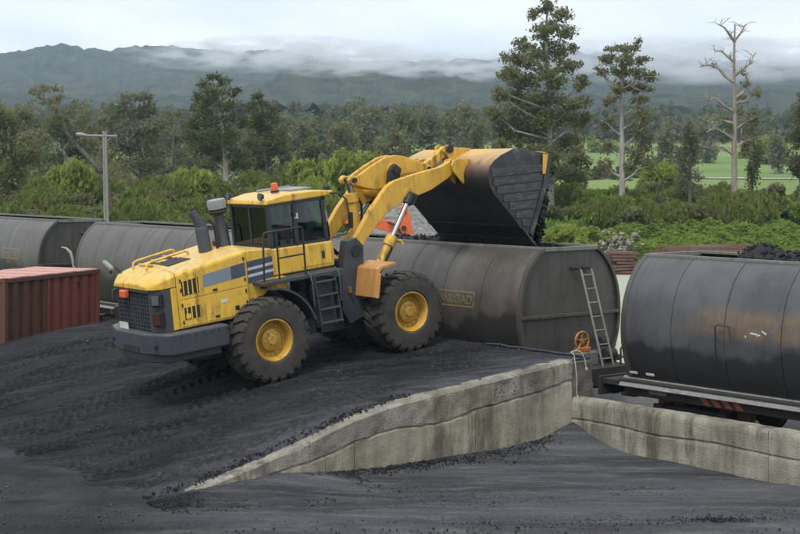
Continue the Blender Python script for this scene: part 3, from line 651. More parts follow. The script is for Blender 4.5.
        MB().tube([(-3.9, s * 1.13, 1.49), (-2.3, s * 1.13, 1.51)], .012, 6).build('panel_lip', BK, hood)
        for k in range(7):
            MB().lathe([(0, -.006), (.02, -.006), (.02, .006), (0, .006)], (-4.0 + k * .18, s * 1.425, 1.38), n=8).build('bumper_bolt', BK, cw)
    # hood top furniture
    for yy, zz_ in ((.55, 0), (-.1, .02)):
        m = MB(); m.tube([(-4.0, yy, 2.70), (-3.98, yy, 2.84), (-3.9, yy, 2.87), (-3.05, yy, 2.99), (-2.98, yy, 2.97), (-2.95, yy, 2.86)], .028, 8); m.build('grab_rail', Y_, hood, smooth=60)
    for xx in (-3.85, -3.55, -3.25):
        m = MB(); m.tube([(xx, -.1, 2.79 + .15 * (xx + 3.85)), (xx, .55, 2.79 + .15 * (xx + 3.85))], .022, 6); m.build('grab_rail', Y_, hood, smooth=60)
    m = MB(); m.prism([(-3.7, 2.75), (-3.15, 2.835), (-3.15, 2.875), (-3.7, 2.80)], -.55, .5); m.build('radiator_cover', BK, hood, bevel=.01)
    m = MB(); m.prism([(-3.6, 2.76), (-3.4, 2.8), (-3.4, 2.85), (-3.6, 2.82)], .05, .45); m.build('hatch', Y_, hood, bevel=.01)
    for xx in (-2.55, -2.2):
        m = MB(); m.box((xx, -.15, 3.03), (.2, .3, .16)); m.build('filter_bracket', Y_ if xx < -2.4 else BK, hood, bevel=.015)
    # rear grille with corner posts
    gr = MB(); gr.span((-4.26, -.78, 1.461), (-4.22, .78, 2.37)); gr = gr.build('rear_grille', BK, R0)
    for k in range(13):
        m = MB(); yy = -.72 + k * .12; m.span((-4.325, yy - .011, 1.48), (-4.30, yy + .011, 2.36)); m.build('grille_bar', FG, gr)
    for k in range(10):
        m = MB(); zz_ = 1.52 + k * .088; m.span((-4.312, -.77, zz_ - .012), (-4.27, .77, zz_ + .012)); m.build('grille_bar', FG, gr)
    m = MB(); m.lathe([(.06, -.02), (.40, -.02), (.42, .0), (.40, .02), (.06, .02)], (-4.25, .0, 1.92), axis=0, n=24); m.build('fan_ring', FG, gr, smooth=40)
    m = MB(); m.span((-4.36, -.8, 2.30), (-4.26, .8, 2.365)); m.build('grille_top_frame', BG, gr, bevel=.01)
    for s in (-1, 1):
        m = MB(); m.prism([(-4.35, s * .74), (-4.33, s * .79), (-4.13, s * 1.10), (-3.995, s * 1.115), (-3.995, s * .98), (-4.2, s * .74)], 1.462, 2.362, axis=2); po = m.build('corner_post', BG, R0, bevel=.012)
        ang = math.atan2(.31, .20)
        for zc_, mm, hh_ in ((1.76, 'lamp_red', .24), (2.16, 'lamp_clear', .2)):
            hb = MB(); rz = -s * (math.pi / 2 - ang)
            hb.box((-4.26, s * .98, zc_), (.10, .24, hh_ + .06), (0, 0, rz)); hb = hb.build('tail_lamp', BK, R0, bevel=.012)
            m = MB(); m.box((-4.318, s * 1.016 if s > 0 else -1.016, zc_), (.02, .17, hh_), (0, 0, rz)); m.build('lens', M[mm], hb, bevel=.008)
    m = MB(); m.box((-4.40, .28, 2.24), (.12, .28, .17)); m.build('rear_beacon', M['lamp_orange'], R0, bevel=.03, seg=3)
    # rear view camera on a bracket at the far rear corner
    m = MB(); m.tube([(-4.1, .95, 2.62), (-4.2, 1.05, 2.76), (-4.22, 1.2, 2.72), (-4.22, 1.25, 2.6)], .025, 8); rb = m.build('mirror_bracket', BK, R0, smooth=60)
    m = MB(); m.box((-4.24, 1.28, 2.78), (.1, .5, .09), (.3, .2, 0)); m.build('mirror', M['pale_cap'], rb, bevel=.03)
    # exhaust and intake
    lean = math.radians(5); Rl = Euler((0, -lean, 0)).to_matrix()
    def stk(name, base, prof, mat, n=24, parent=R0):
        m = MB().lathe([(0, prof[0][1])] + prof + [(0, prof[-1][1])], (0, 0, 0), axis=2, n=n)
        m.v = [tuple(Vector(base) + Rl @ Vector(p)) for p in m.v]; return m.build(name, mat, parent, smooth=40)
    ex = stk('exhaust', (-2.64, -.3, 2.88), [(.145, 0), (.145, .55), (.14, .60), (.11, .63)], M['pipe_grey'])
    bt = Vector((-2.64, -.3, 2.88)); tip = [bt + Rl @ Vector(p) for p in ((0, 0, .56), (-.02, 0, .68), (-.09, 0, .84), (-.17, 0, 1.0))]
    MB().tube(tip, [.13, .125, .10, .085], 16, cap=False).build('exhaust_spout', M['pipe_grey'], ex, smooth=60)
    MB().tube([tip[2] + Vector((.0, 0, -.02)), tip[3] + Vector((.012, 0, -.012))], [.075, .075], 14).build('spout_bore', BK, ex)
    MB().tube([bt + Vector((.25, -.1, .05)), bt + Vector((.22, -.1, .6)), bt + Vector((.1, -.08, .75))], .03, 8).build('exhaust_brace', BK, ex, smooth=60)
    it = stk('air_intake', (-2.17, -.3, 2.95), [(.14, 0), (.12, .1), (.112, .84), (.12, .86)], M['pipe_grey'])
    bt2 = Vector((-2.17, -.3, 2.95)) + Rl @ Vector((0, 0, .86))
    stk('intake_cap', bt2, [(.17, -.03), (.20, -.025), (.205, .20), (.19, .23)], M['pale_cap'], parent=it)
    stk('cap_band', bt2, [(.15, -.1), (.19, -.07), (.21, .03)], BK, parent=it)
    MB().tube([Vector((-2.0, -.25, 2.95)), Vector((-2.02, -.22, 3.4)), Vector((-2.1, -.22, 3.62))], .025, 8).build('intake_pipe', BK, it, smooth=60)
    # cab
    X0, X1, W = -1.26, .30, .84
    cab = MB(); cab.prism([(X0 - .08, 2.22), (X1, 2.22), (X1 + .03, 2.5), (X1, 2.79), (X0 - .08, 2.82)], -W - .04, W + .04); cab = cab.build('cab', Y_, R0, bevel=.03)
    m = MB(); m.span((X0 - .08, -W, 2.13), (X1 + .02, W, 2.218)); m.build('cab_floor', BK, cab)
    m = MB(); m.prism([(X0 - .06, 3.90), (X0 - .1, 3.80), (X1 - .05, 3.82), (X1 + .16, 3.84), (X1 + .12, 3.93), (X1 - .4, 3.985), (X0 + .4, 3.985)], -W - .05, W + .05); roof = m.build('roof', Y_, cab, bevel=.035, seg=3)
    P_ = M['cab_dark']
    for s in (-1, 1):
        for (xa, xb, wx) in ((X0, X0 - .02, .085), (-.62, -.60, .10), (.19, .14, .09)):
            m = MB(); q = MB(); yy = s * W
            m.prism([(xa - wx / 2, 2.8), (xa + wx / 2, 2.8), (xb + wx / 2, 3.82), (xb - wx / 2, 3.82)], yy - s * .085, yy + s * .012); m.build('pillar', P_, cab, bevel=.01)
        m = MB(); m.span((X0, s * W - s * .03, 2.79), (X1 - .05, s * W + s * .012, 2.86)); m.build('window_rail', P_, cab)
        m = MB(); m.span((X0, s * W - s * .03, 3.74), (X1 - .08, s * W + s * .012, 3.815)); m.build('window_rail', P_, cab)
        m = MB(); m.span((X0 + .04, s * (W - .03), 2.86), (-.67, s * (W - .018), 3.74)); m.build('side_window', M['glass'], cab)
        m = MB(); m.span((-.55, s * (W - .03), 2.86), (.13, s * (W - .018), 3.74)); m.build('side_window', M['glass'], cab)
        dr = MB(); dr.prism([(-.60, 2.3), (.22, 2.3), (.24, 2.76), (-.60, 2.78)], s * (W + .041), s * (W + .055)); dr = dr.build('door', Y_, cab, bevel=.006)
        m = MB(); m.span((-.03, s * (W + .055), 2.43), (.05, s * (W + .066), 2.60)); m.build('handle', BK, dr, bevel=.01)
        for zz_ in (2.86, 3.5):
            m = MB(); m.box((-.63, s * (W + .02), zz_), (.06, .04, .1)); m.build('hinge', P_, dr)
    m = MB(); m.span((X0 - .02, -W + .06, 2.83), (X0 - .008, W - .06, 3.78)); m.build('rear_window', M['glass'], cab)
    m = MB(); m.span((X0 - .035, -.03, 2.83), (X0 - .021, .03, 3.8)); m.build('window_bar', P_, cab)
    for zz_ in (2.83, 3.76):
        m = MB(); m.span((X0 - .04, -W + .02, zz_ - .03), (X0 + .02, W - .02, zz_ + .05)); m.build('window_rail', P_, cab)
    m = MB(); V = []; 
    for k in range(9):
        a = -1 + k / 4.0; xx = X1 - .04 + .10 * (1 - a * a); V += [(xx + .05, a * (W - .04), 2.8), (xx, a * (W - .04), 3.82)]
    m.add(V, [(2 * k, 2 * k + 2, 2 * k + 3, 2 * k + 1) for k in range(8)]); ws = m.build('windshield', M['glass'], cab, smooth=60)
    # inside of the cab
    m = MB(); m.span((-.95, -.28, 2.6), (-.35, .28, 2.78)); m.box((-.95, 0, 3.08), (.16, .52, .72), (0, -.15, 0)); m.box((-1.0, 0, 3.52), (.1, .28, .2), (0, -.15, 0)); m.build('operator_seat', M['seat_dark'], cab, bevel=.04, seg=3)
    m = MB(); m.lathe([(.19, -.015), (.21, 0), (.19, .015), (.17, 0), (.19, -.015)], (0, 0, 0), axis=2, n=24); m.v = [tuple(Vector((-.08, 0, 3.0)) + Euler((0, -.6, 0)).to_matrix() @ Vector(p)) for p in m.v]; m.build('steering_wheel', BK, cab, smooth=60)
    m = MB(); m.prism([(.02, 2.25), (.12, 3.0), (.26, 3.02), (.26, 2.25)], -.3, .3); m.build('console', M['seat_dark'], cab, bevel=.03)
    m = MB(); m.span((-1.18, -.78, 2.6), (-1.0, .78, 2.95)); m.build('rear_ledge', M['seat_dark'], cab, bevel=.02)
    m = MB(); m.box((-.585, -W - .014, 3.47), (.09, .006, .12)); m.build('sticker', M['white_plate'], cab)
    m = MB(); m.box((-.70, -.6, 3.15), (.05, .1, .6)); m.build('seat_belt_pillar', M['hivis'], cab, bevel=.01)
    # lamps and rails on the roof
    bc = MB().lathe([(0, 0), (.10, 0), (.10, .04), (.085, .05), (0, .05)], (-.92 + .25, -.18, 4.0), axis=2, n=16).build('beacon_base', BK, roof, smooth=40)
    MB().lathe([(.08, .05), (.085, .12), (.075, .2), (.04, .22), (0, .22)], (-.67, -.18, 4.0), axis=2, n=16).build('beacon', M['lamp_orange'], roof, smooth=40)
    for (xx, yy) in ((X0 - .1, -.72), (X0 - .1, .72), (.38, -.7), (.38, .7)):
        sg = -1 if xx < 0 else 1
        wl_ = MB().lathe([(0, -.06), (.055, -.05), (.085, .03), (.085, .05)], (xx, yy, 3.99), axis=0, n=14).build('work_lamp', BK, cab, smooth=40)
        if sg < 0:
            for i_, v_ in enumerate(wl_.data.vertices): v_.co.x = 2 * xx - v_.co.x
        MB().lathe([(0, 0), (.08, 0)], (xx + sg * .048, yy, 3.99), axis=0, n=14).build('lens', M['lamp_clear'], wl_)
        MB().tube([(xx, yy, 3.9), (xx, yy, 3.95)], .02, 6).build('bracket', BK, wl_)
    m = MB(); m.tube([(-.75, .45, 4.0), (-.75, .45, 4.03), (.1, .45, 4.04), (.1, .45, 3.97)], .03, 8); m.build('roof_rail', M['pale_cap'], roof, smooth=60)
    m = MB(); m.span((-.35, -.35, 3.984), (.2, .5, 4.03)); m.build('roof_hatch', M['pale_cap'], roof, bevel=.015)
    for s in (-1, 1):
        mr = MB().tube([(.3, s * .84, 3.88), (.5, s * 1.0, 3.86), (.62, s * 1.12, 3.7), (.64, s * 1.14, 3.4)], .022, 8).build('mirror_arm', BK, cab, smooth=60)
        MB().box((.66, s * 1.16, 3.22), (.05, .17, .36), (0, .08, 0)).build('mirror', BK, mr, bevel=.02)
        MB().tube([(.3, s * .86, 2.85), (.55, s * 1.1, 2.92), (.64, s * 1.14, 3.1)], .018, 6).build('mirror_stay', BK, mr, smooth=60)
    # platforms, handrails, steps
    for s in (-1, 1):
        dk = MB(); dk.prism([(-1.98, 2.13), (-1.98, 2.19), (.2, 2.19), (.2, 2.05), (.05, 2.02), (-.3, 2.10)], s * 1.40, s * .86); dk = dk.build('platform', FG, R0, bevel=.012)
        hr = MB().tube([(-1.83, s * 1.32, 2.19), (-1.76, s * 1.32, 3.19), (-1.72, s * 1.32, 3.25), (-.78, s * 1.32, 3.26), (-.74, s * 1.32, 3.2), (-.76, s * 1.32, 2.19)], .024, 8).build('handrail', BK, R0, smooth=60)
        MB().tube([(-1.44, s * 1.32, 2.65), (-.76, s * 1.32, 2.66)], .02, 6).build('mid_rail', BK, hr, smooth=60)
        MB().tube([(-1.44, s * 1.32, 2.19), (-1.42, s * 1.32, 3.25)], .022, 6).build('post', BK, hr, smooth=60)
        st = MB(); 
        for xx in (-.62, -.08):
            st.prism([(xx - .02, 2.16), (xx + .02, 2.16), (xx + .12, 1.0), (xx + .08, 1.0)], s * 1.30, s * 1.44)
        st = st.build('step_ladder', BG, R0, bevel=.006)
        MB().prism([(-.60, 2.13), (-.06, 2.13), (.04, .95), (-.50, .95)], s * 1.16, s * 1.20).build('step_back_plate', FG, st)
        for k in range(4):
            zz_ = 1.06 + k * .31; xo = .115 - .033 * k * 1.0
            MB().span((-.62 + xo, s * 1.2, zz_ - .02), (-.08 + xo, s * 1.46, zz_ + .015)).build('step', BG, st, bevel=.005)
        for xx in (-.7, .02):
            MB().tube([(xx, s * 1.46, 1.5), (xx - .02, s * 1.5, 2.0), (xx - .05, s * 1.48, 2.2), (xx - .06, s * 1.4, 2.25)], .02, 6).build('grab_handle', M['pipe_grey'], st, smooth=60)
        # rear fender arc
        fd = MB(); V = []; nA = 16
        for k in range(nA):
            a = math.radians(14 + 74 * k / (nA - 1)); 
            for rr in (1.08, 1.12):
                for yy in (.82, 1.60): V.append((-1.85 + rr * math.cos(a), s * yy, .95 + rr * math.sin(a)))
        Fs = []
        for k in range(nA - 1):
            a, b = 4 * k, 4 * k + 4; Fs += [(a, b, b + 1, a + 1), (a + 2, a + 3, b + 3, b + 2), (a, a + 2, b + 2, b), (a + 1, b + 1, b + 3, a + 3)]
        Fs += [(0, 1, 3, 2), (4 * nA - 4, 4 * nA - 2, 4 * nA - 1, 4 * nA - 3)]
        fd.add(V, Fs).build('rear_fender', FG, R0, smooth=40)
        # front fender: flap behind the wheel and plate over it
        ff = MB(); ff.prism([(.80, 1.44), (.93, 2.08), (1.02, 2.13), (1.42, 2.17), (1.46, 2.12), (1.44, 2.10), (1.06, 2.06), (.99, 1.99), (.87, 1.43)], s * 1.68, s * .62); ff = ff.build('front_fender', M['faded_orange'], R0, bevel=.012)
        MB().prism([(.80, 1.43), (.91, 1.96), (1.0, 1.96), (.88, 1.42)], s * 1.70, s * 1.66).build('fender_edge', M['faded_orange'], ff, bevel=.008)
        MB().box((.62, s * .92, 1.6), (.05, .1, .14)).build('marker_lamp', M['mark_yellow'], R0, bevel=.01)
    # wheels
    def wheel(cx, cy, s):
        w = empty('wheel', (cx, cy, .935)); w.parent = R0; w.rotation_euler = (0, 0.3 * cx + .2 * s, 0)
        hw = .36
        prof = [(.46, -hw + .06), (.50, -hw), (.66, -hw - .015), (.80, -hw + .0), (.865, -hw + .05), (.885, -hw + .12), (.89, 0), (.885, hw - .12), (.865, hw - .05), (.80, hw), (.66, hw + .015), (.50, hw), (.46, hw - .06)]
        m = MB().lathe(prof, n=56)
        nl = 23
        for side in (-1, 1):
            for k in range(nl):
                a0 = 2 * math.pi * (k + (.5 if side > 0 else 0)) / nl
                V = []
                # lug runs from the shoulder to the centre line, swept
                for (yy, ro, ri, sw, wd) in ((side * (hw + .008), .845, .80, .0, .078), (side * (hw - .035), .918, .86, .0, .080), (side * .16, .937, .87, .085, .072), (side * -.02, .938, .87, .15, .062)):
                    for rr in (ri, ro):
                        for e in (-1, 1):
                            a = a0 + sw + e * wd
                            V.append((rr * math.cos(a), yy, rr * math.sin(a)))
                Fs = []
                for j in range(3):
                    a, b = 4 * j, 4 * j + 4
                    Fs += [(a + 2, a + 3, b + 3, b + 2), (a, b, b + 1, a + 1), (a, a + 2, b + 2, b), (a + 1, b + 1, b + 3, a + 3)]
                Fs += [(0, 1, 3, 2), (12, 14, 15, 13)]
                m.add(V, Fs)
        m.build('tyre', M['rubber'], w, smooth=30)
        o_ = s * 1.0
        rim = MB().lathe([(.47, o_ * .30), (.475, o_ * .335), (.445, o_ * .345), (.41, o_ * .30), (.385, o_ * .20), (.37, o_ * .12), (.30, o_ * .10), (.26, o_ * .13), (.24, o_ * .20), (.20, o_ * .225), (.0, o_ * .23)], n=40).build('rim', M['yellow_rim'], w, smooth=35)
        MB().lathe([(.0, o_ * .20), (.115, o_ * .20), (.115, o_ * .255), (.1, o_ * .27), (0, o_ * .27)], n=20).build('hub_cap', M['yellow_rim'], rim, smooth=35)
        for k in range(16):
            a = 2 * math.pi * k / 16
            MB().lathe([(.018, o_ * .10), (.018, o_ * .15), (0, o_ * .15)], (.335 * math.cos(a), 0, .335 * math.sin(a)), n=6).build('wheel_nut', M['yellow_rim'], rim)
        for k in range(10):
            a = 2 * math.pi * k / 10
            MB().lathe([(.014, o_ * .22), (.014, o_ * .25), (0, o_ * .25)], (.165 * math.cos(a), 0, .165 * math.sin(a)), n=6).build('wheel_nut', M['yellow_rim'], rim)
        return w
    for cx in (-1.85, 1.85):
        for s in (-1, 1): wheel(cx, s * 1.22, s)
    # boom
    poly = [(.94, 2.67), (1.51, 3.35), (2.02, 3.82), (2.2, 3.91), (2.43, 3.96), (3.01, 4.04), (3.62, 4.10), (3.99, 4.23), (4.13, 4.22), (4.2, 4.1), (4.1, 3.96), (3.83, 3.80), (3.32, 3.59), (2.83, 3.48), (2.36, 3.37), (1.95, 3.20), (1.57, 2.89), (1.26, 2.62), (1.12, 2.36), (.92, 2.3), (.80, 2.45)]
    for s in (-1, 1):
        ar = MB().prism(poly, s * .78, s * .62).build('lift_arm', YA, R0, bevel=.02)
        MB().tube([(4.1, s * .56, 4.1), (4.1, s * .88, 4.1)], .11, 18).build('pin', BK, ar, smooth=40)
        MB().lathe([(.075, -.02), (.15, -.02), (.15, .02), (.075, .02)], (2.63, s * .79, 3.56), n=20).build('pin_boss', YA, ar, smooth=40)
        MB().tube([(2.63, s * .5, 3.52), (2.63, s * .84, 3.52)], .085, 16).build('pin', BK, ar, smooth=40)
        MB().prism([(2.5, 3.30), (2.72, 3.3), (2.86, 3.52), (2.66, 3.62), (2.46, 3.5)], s * .86, s * .80).build('cylinder_bracket', BK, ar, bevel=.015)
        # lift cylinder
        a, b = Vector((.98, s * .70, 1.38)), Vector((2.63, s * .70, 3.50)); dv = (b - a).normalized()
        yo = Vector((0, s * .18, 0)); a = a + yo; b2 = b + yo * .6
        cy = MB().tube([a, a + dv * 1.45], .095, 18).build('lift_cylinder', YA, R0, smooth=40)
        MB().tube([a + dv * 1.36, a + dv * 1.62], .135, 18).build('cylinder_head', YA, cy, smooth=40, bevel=.01)
        MB().tube([a + dv * 1.6, b2 - dv * .1], .058, 16).build('rod', M['chrome'], cy, smooth=40)
        MB().tube([b2 - dv * .18, b2 + dv * .06], .11, 16).build('rod_eye', BK, cy, smooth=40)
        hs = a + dv * 1.5 + Vector((.05, 0, 0)); MB().tube([hs, hs + Vector((.22, s * .03, -.04)), hs + Vector((.26, s * .05, -.12))], .035, 8).build('port', YA, cy, smooth=40)
        MB().tube([a + dv * .3 + Vector((.16, 0, -.02)), a + dv * 1.45 + Vector((.16, 0, -.02))], .028, 8).build('oil_line', BK, cy, smooth=60)
    MB().tube([(2.45, -.64, 3.66), (2.45, .64, 3.66)], .17, 20).build('cross_tube', YA, R0, smooth=40)
    # bellcrank, tilt cylinder, link
    lp = [(1.34, 4.06), (1.44, 4.13), (1.63, 4.12), (2.04, 4.31), (2.47, 4.47), (2.75, 4.49), (2.99, 4.44), (3.44, 4.26), (3.79, 4.13), (3.84, 4.04), (3.74, 3.95), (3.40, 4.0), (2.94, 4.00), (2.6, 3.9), (2.3, 3.75), (2.15, 3.72), (1.87, 3.78), (1.49, 3.92), (1.36, 3.96)]
    for s in (-1, 1):
        bc_ = MB().prism(lp, s * .20, s * .11).build('bellcrank_plate', YA, R0, bevel=.02)
        MB().lathe([(0, -.03), (.17, -.03), (.17, .03), (0, .03)], (2.62, s * .21, 4.14), n=24).build('pivot_boss', BK if s > 0 else YA, bc_, smooth=40, bevel=.012)
        MB().lathe([(0, -.03), (.115, -.03), (.115, .03), (0, .03)], (1.47, s * .21, 4.03), n=20).build('pin_boss', YA, bc_, smooth=40, bevel=.012)
        MB().lathe([(0, -.03), (.085, -.03), (.085, .03), (0, .03)], (3.70, s * .21, 4.05), n=20).build('pin_boss', YA, bc_, smooth=40, bevel=.012)
        MB().prism([(2.30, 3.6), (2.55, 3.5), (2.80, 4.16), (2.62, 4.30), (2.45, 4.16)], s * .36, s * .24).build('pivot_bracket', BK, R0, bevel=.02)
    MB().tube([(1.47, -.3, 4.03), (1.47, .3, 4.03)], .06, 14).build('pin', BK, R0, smooth=40)
    MB().tube([(2.62, -.4, 4.14), (2.62, .4, 4.14)], .08, 14).build('pin', BK, R0, smooth=40)
    MB().tube([(3.70, -.26, 4.05), (3.70, .26, 4.05)], .06, 14).build('pin', BK, R0, smooth=40)
    tc = MB().tube([(1.56, 0, 2.2), (1.53, 0, 3.55)], .13, 20).build('tilt_cylinder', YA, R0, smooth=40)
    MB().tube([(1.53, 0, 3.5), (1.525, 0, 3.72)], .16, 20).build('cylinder_head', YA, tc, smooth=40, bevel=.01)
    MB().tube([(1.525, 0, 3.7), (1.47, 0, 4.03)], .075, 16).build('rod', M['chrome'], tc, smooth=40)
    MB().tube([(1.72, .05, 3.6), (1.85, .1, 3.4), (1.80, .1, 2.9), (1.6, .2, 2.6)], .03, 8).build('hose', BK, tc, smooth=60)
    MB().prism([(3.62, 4.12), (3.68, 3.96), (3.80, 3.99), (4.46, 4.36), (4.52, 4.47), (4.42, 4.56), (4.30, 4.52)], -.10, .10).build('bucket_link', YA, R0, bevel=.02)
    MB().tube([(4.42, -.22, 4.46), (4.42, .22, 4.46)], .10, 16).build('pin', BK, R0, smooth=40)
    # bucket
    BW = 1.84
    bp = [(5.56, 2.03), (4.46, 3.36), (4.36, 3.54), (4.315, 3.72), (4.33, 3.90), (4.41, 4.05), (4.56, 4.17), (4.80, 4.28), (5.2, 4.39), (5.6, 4.31), (6.27, 4.15)]
    inn = [(5.60, 2.06), (4.50, 3.39), (4.40, 3.56), (4.36, 3.72), (4.375, 3.88), (4.45, 4.01), (4.58, 4.12), (4.81, 4.23), (5.2, 4.34), (5.59, 4.26), (6.26, 4.10)]
    V = []; 
    for y_ in (-BW + .03, BW - .03): V += [(p[0], y_, p[1]) for p in bp] + [(p[0], y_, p[1]) for p in inn]
    nb = len(bp); Fs = []
    for k in range(nb - 1):
        a, b, c_, d_ = k, k + 1, 2 * nb + k, 2 * nb + k + 1
        Fs += [(a, c_, d_, b), (nb + k, nb + k + 1, 3 * nb + k + 1, 3 * nb + k)]
        Fs += [(a, b, nb + b, nb + a), (c_, 3 * nb + k, 3 * nb + k + 1, d_)]
    Fs += [(0, nb, 3 * nb, 2 * nb), (nb - 1, 3 * nb - 1, 4 * nb - 1, 2 * nb - 1)]
    bk = MB().add(V, Fs).build('bucket', M['bucket_steel'], R0, smooth=35); bk.location.x = -.10
    sp = bp + [(6.05, 3.40), (5.42, 2.30)]
    for s in (-1, 1):
        MB().prism(sp, s * (BW - .03), s * BW).build('side_plate', M['bucket_side'], bk, bevel=.006)
        MB().prism([(6.27, 4.165), (6.36, 4.10), (6.10, 3.34), (5.52, 2.20), (5.44, 2.30), (5.98, 3.38), (6.18, 4.13)], s * (BW - .06), s * (BW + .035)).build('side_cutter', M['bucket_side'], bk, bevel=.012)
        MB().prism([(6.05, 4.17), (6.22, 4.14), (6.08, 3.68), (5.99, 3.68)], s * (BW + .036), s * (BW + .044)).build('paint_patch', M['yellow_arm'], bk)
        # wear bars on the side plate
        for k in range(7):
            z0 = 2.50 + k * .215
            # inside the plate outline at this height
            xl = np.interp(z0, [2.03, 3.36, 3.54, 3.72, 3.9, 4.05], [5.56, 4.46, 4.38, 4.34, 4.36, 4.44]) + .06
            xr = np.interp(z0, [2.3, 3.4, 4.13], [5.42, 5.98, 6.15]) - .06
            MB().prism([(xl, z0), (xr, z0 - .05), (xr, z0 + .13), (xl + .02, z0 + .18)], s * (BW + .001), s * (BW + .03)).build('wear_bar', M['wear_bar'], bk, bevel=.008)
        for yy in (.56, .88):
            MB().prism([(4.30, 3.62), (4.02, 3.96), (3.98, 4.12), (4.06, 4.24), (4.22, 4.26), (4.62, 4.20)], s * (yy - .03), s * (yy + .03)).build('hinge_lug', M['yellow_arm'], bk, bevel=.015)
    for yy in (-.16, .16):
        MB().prism([(4.55, 4.16), (4.32, 4.42), (4.34, 4.54), (4.46, 4.58), (4.62, 4.50), (5.2, 4.41)], yy - .03, yy + .03).build('link_lug', M['yellow_arm'], bk, bevel=.015)
    dx, dz = .637, -.771
    for k in range(6):
        y0 = -BW - .02 + k * (2 * BW + .04) / 6; y1 = y0 + (2 * BW + .04) / 6 - .012
        MB().prism([(5.42, 2.17), (5.60, 1.955), (5.625, 1.965), (5.50, 2.20)], y0, y1).build('cutting_edge_segment', M['wear_bar'], bk)
    MB().prism([(5.13, 2.52), (5.19, 2.45), (5.215, 2.47), (5.155, 2.54)], -BW, BW).build('floor_seam', M['bucket_side'], bk)
    MB().prism([(6.1, 4.19), (6.29, 4.14), (6.29, 4.18), (6.1, 4.23)], -BW + .1, BW - .1).build('spill_guard', M['yellow_arm'], bk)
    return R0
loader = wheel_loader()
bpy.context.view_layer.update()

# ------------------------------------------------------------------ coal in and under the bucket
rs = np.random.RandomState(12)
Lm = np.array(loader.matrix_world)
def lworld(P): return P @ Lm[:3, :3].T + Lm[:3, 3]
n = 2600
k = rs.uniform(0, 1, n) ** .8
px_ = 5.75 + .62 * (1 - k) * rs.uniform(.2, 1, n) + rs.normal(0, .05, n) + .1; pz_ = 1.95 + 1.75 * (1 - k) + rs.normal(0, .06, n)
py_ = rs.uniform(-1.78, 1.74, n); px_ = px_ - .1
lx = np.interp(pz_, [1.9, 3.4, 4.2], [5.65, 6.20, 6.30])
px_ = np.minimum(px_, lx + rs.uniform(.02, .24, n) * (1 + np.sin(py_ * 3 + pz_ * 4) * .4)) + np.where(rs.rand(n) < .5, .08, 0)
P = lworld(np.stack([px_, py_, pz_], -1))
tag(lumps('falling_coal', P, rs.uniform(.02, .10, n) * rs.uniform(.5, 1.1, n), M['coal_lump'], 13), 'black coal pouring out of the raised loader bucket into the wagon', 'coal', kind='stuff')

# ------------------------------------------------------------------ railway track
PITCH, BODY, HWID = 12.63, 9.70, 1.69
NEAR = 24.0; CEN = NEAR + HWID
WX = Vector((.629, -.777, 0)); WY = Vector((.777, .629, 0)); WROT = math.atan2(-.777, .629)
q0 = Vector((2.776, 34.70, 0)) + WY * HWID           # centre of the third wagon's right end
tr_ = empty('railway_track', q0 - WX * 20, (0, 0, WROT)); tag(tr_, 'railway track on dark ballast under the row of wagons', 'railway track')
rail = MB().prism([(-.07, 0), (.07, 0), (.07, .015), (.012, .03), (.012, .10), (.035, .115), (.035, .145), (-.035, .145), (-.035, .115), (-.012, .10), (-.012, .03), (-.07, .015)], -25, 38, axis=0)
for s in (-1, 1):
    m = MB().prism([(s * .55 + p[0], p[1] + .2) for p in [(-.07, 0), (.07, 0), (.07, .015), (.012, .03), (.012, .10), (.035, .115), (.035, .145), (-.035, .145), (-.035, .115), (-.012, .10), (-.012, .03), (-.07, .015)]], -25, 38, axis=0)
    m.build('rail', M['rusty_rail'], tr_)
slm = MB().box((0, 0, .14), (.22, 2.1, .12)).mesh('sleeper'); slm.materials.append(M['bark_dark'])
for k in range(90):
    o = link('sleeper', slm, None, tr_); o.location.x = -24.5 + k * .69

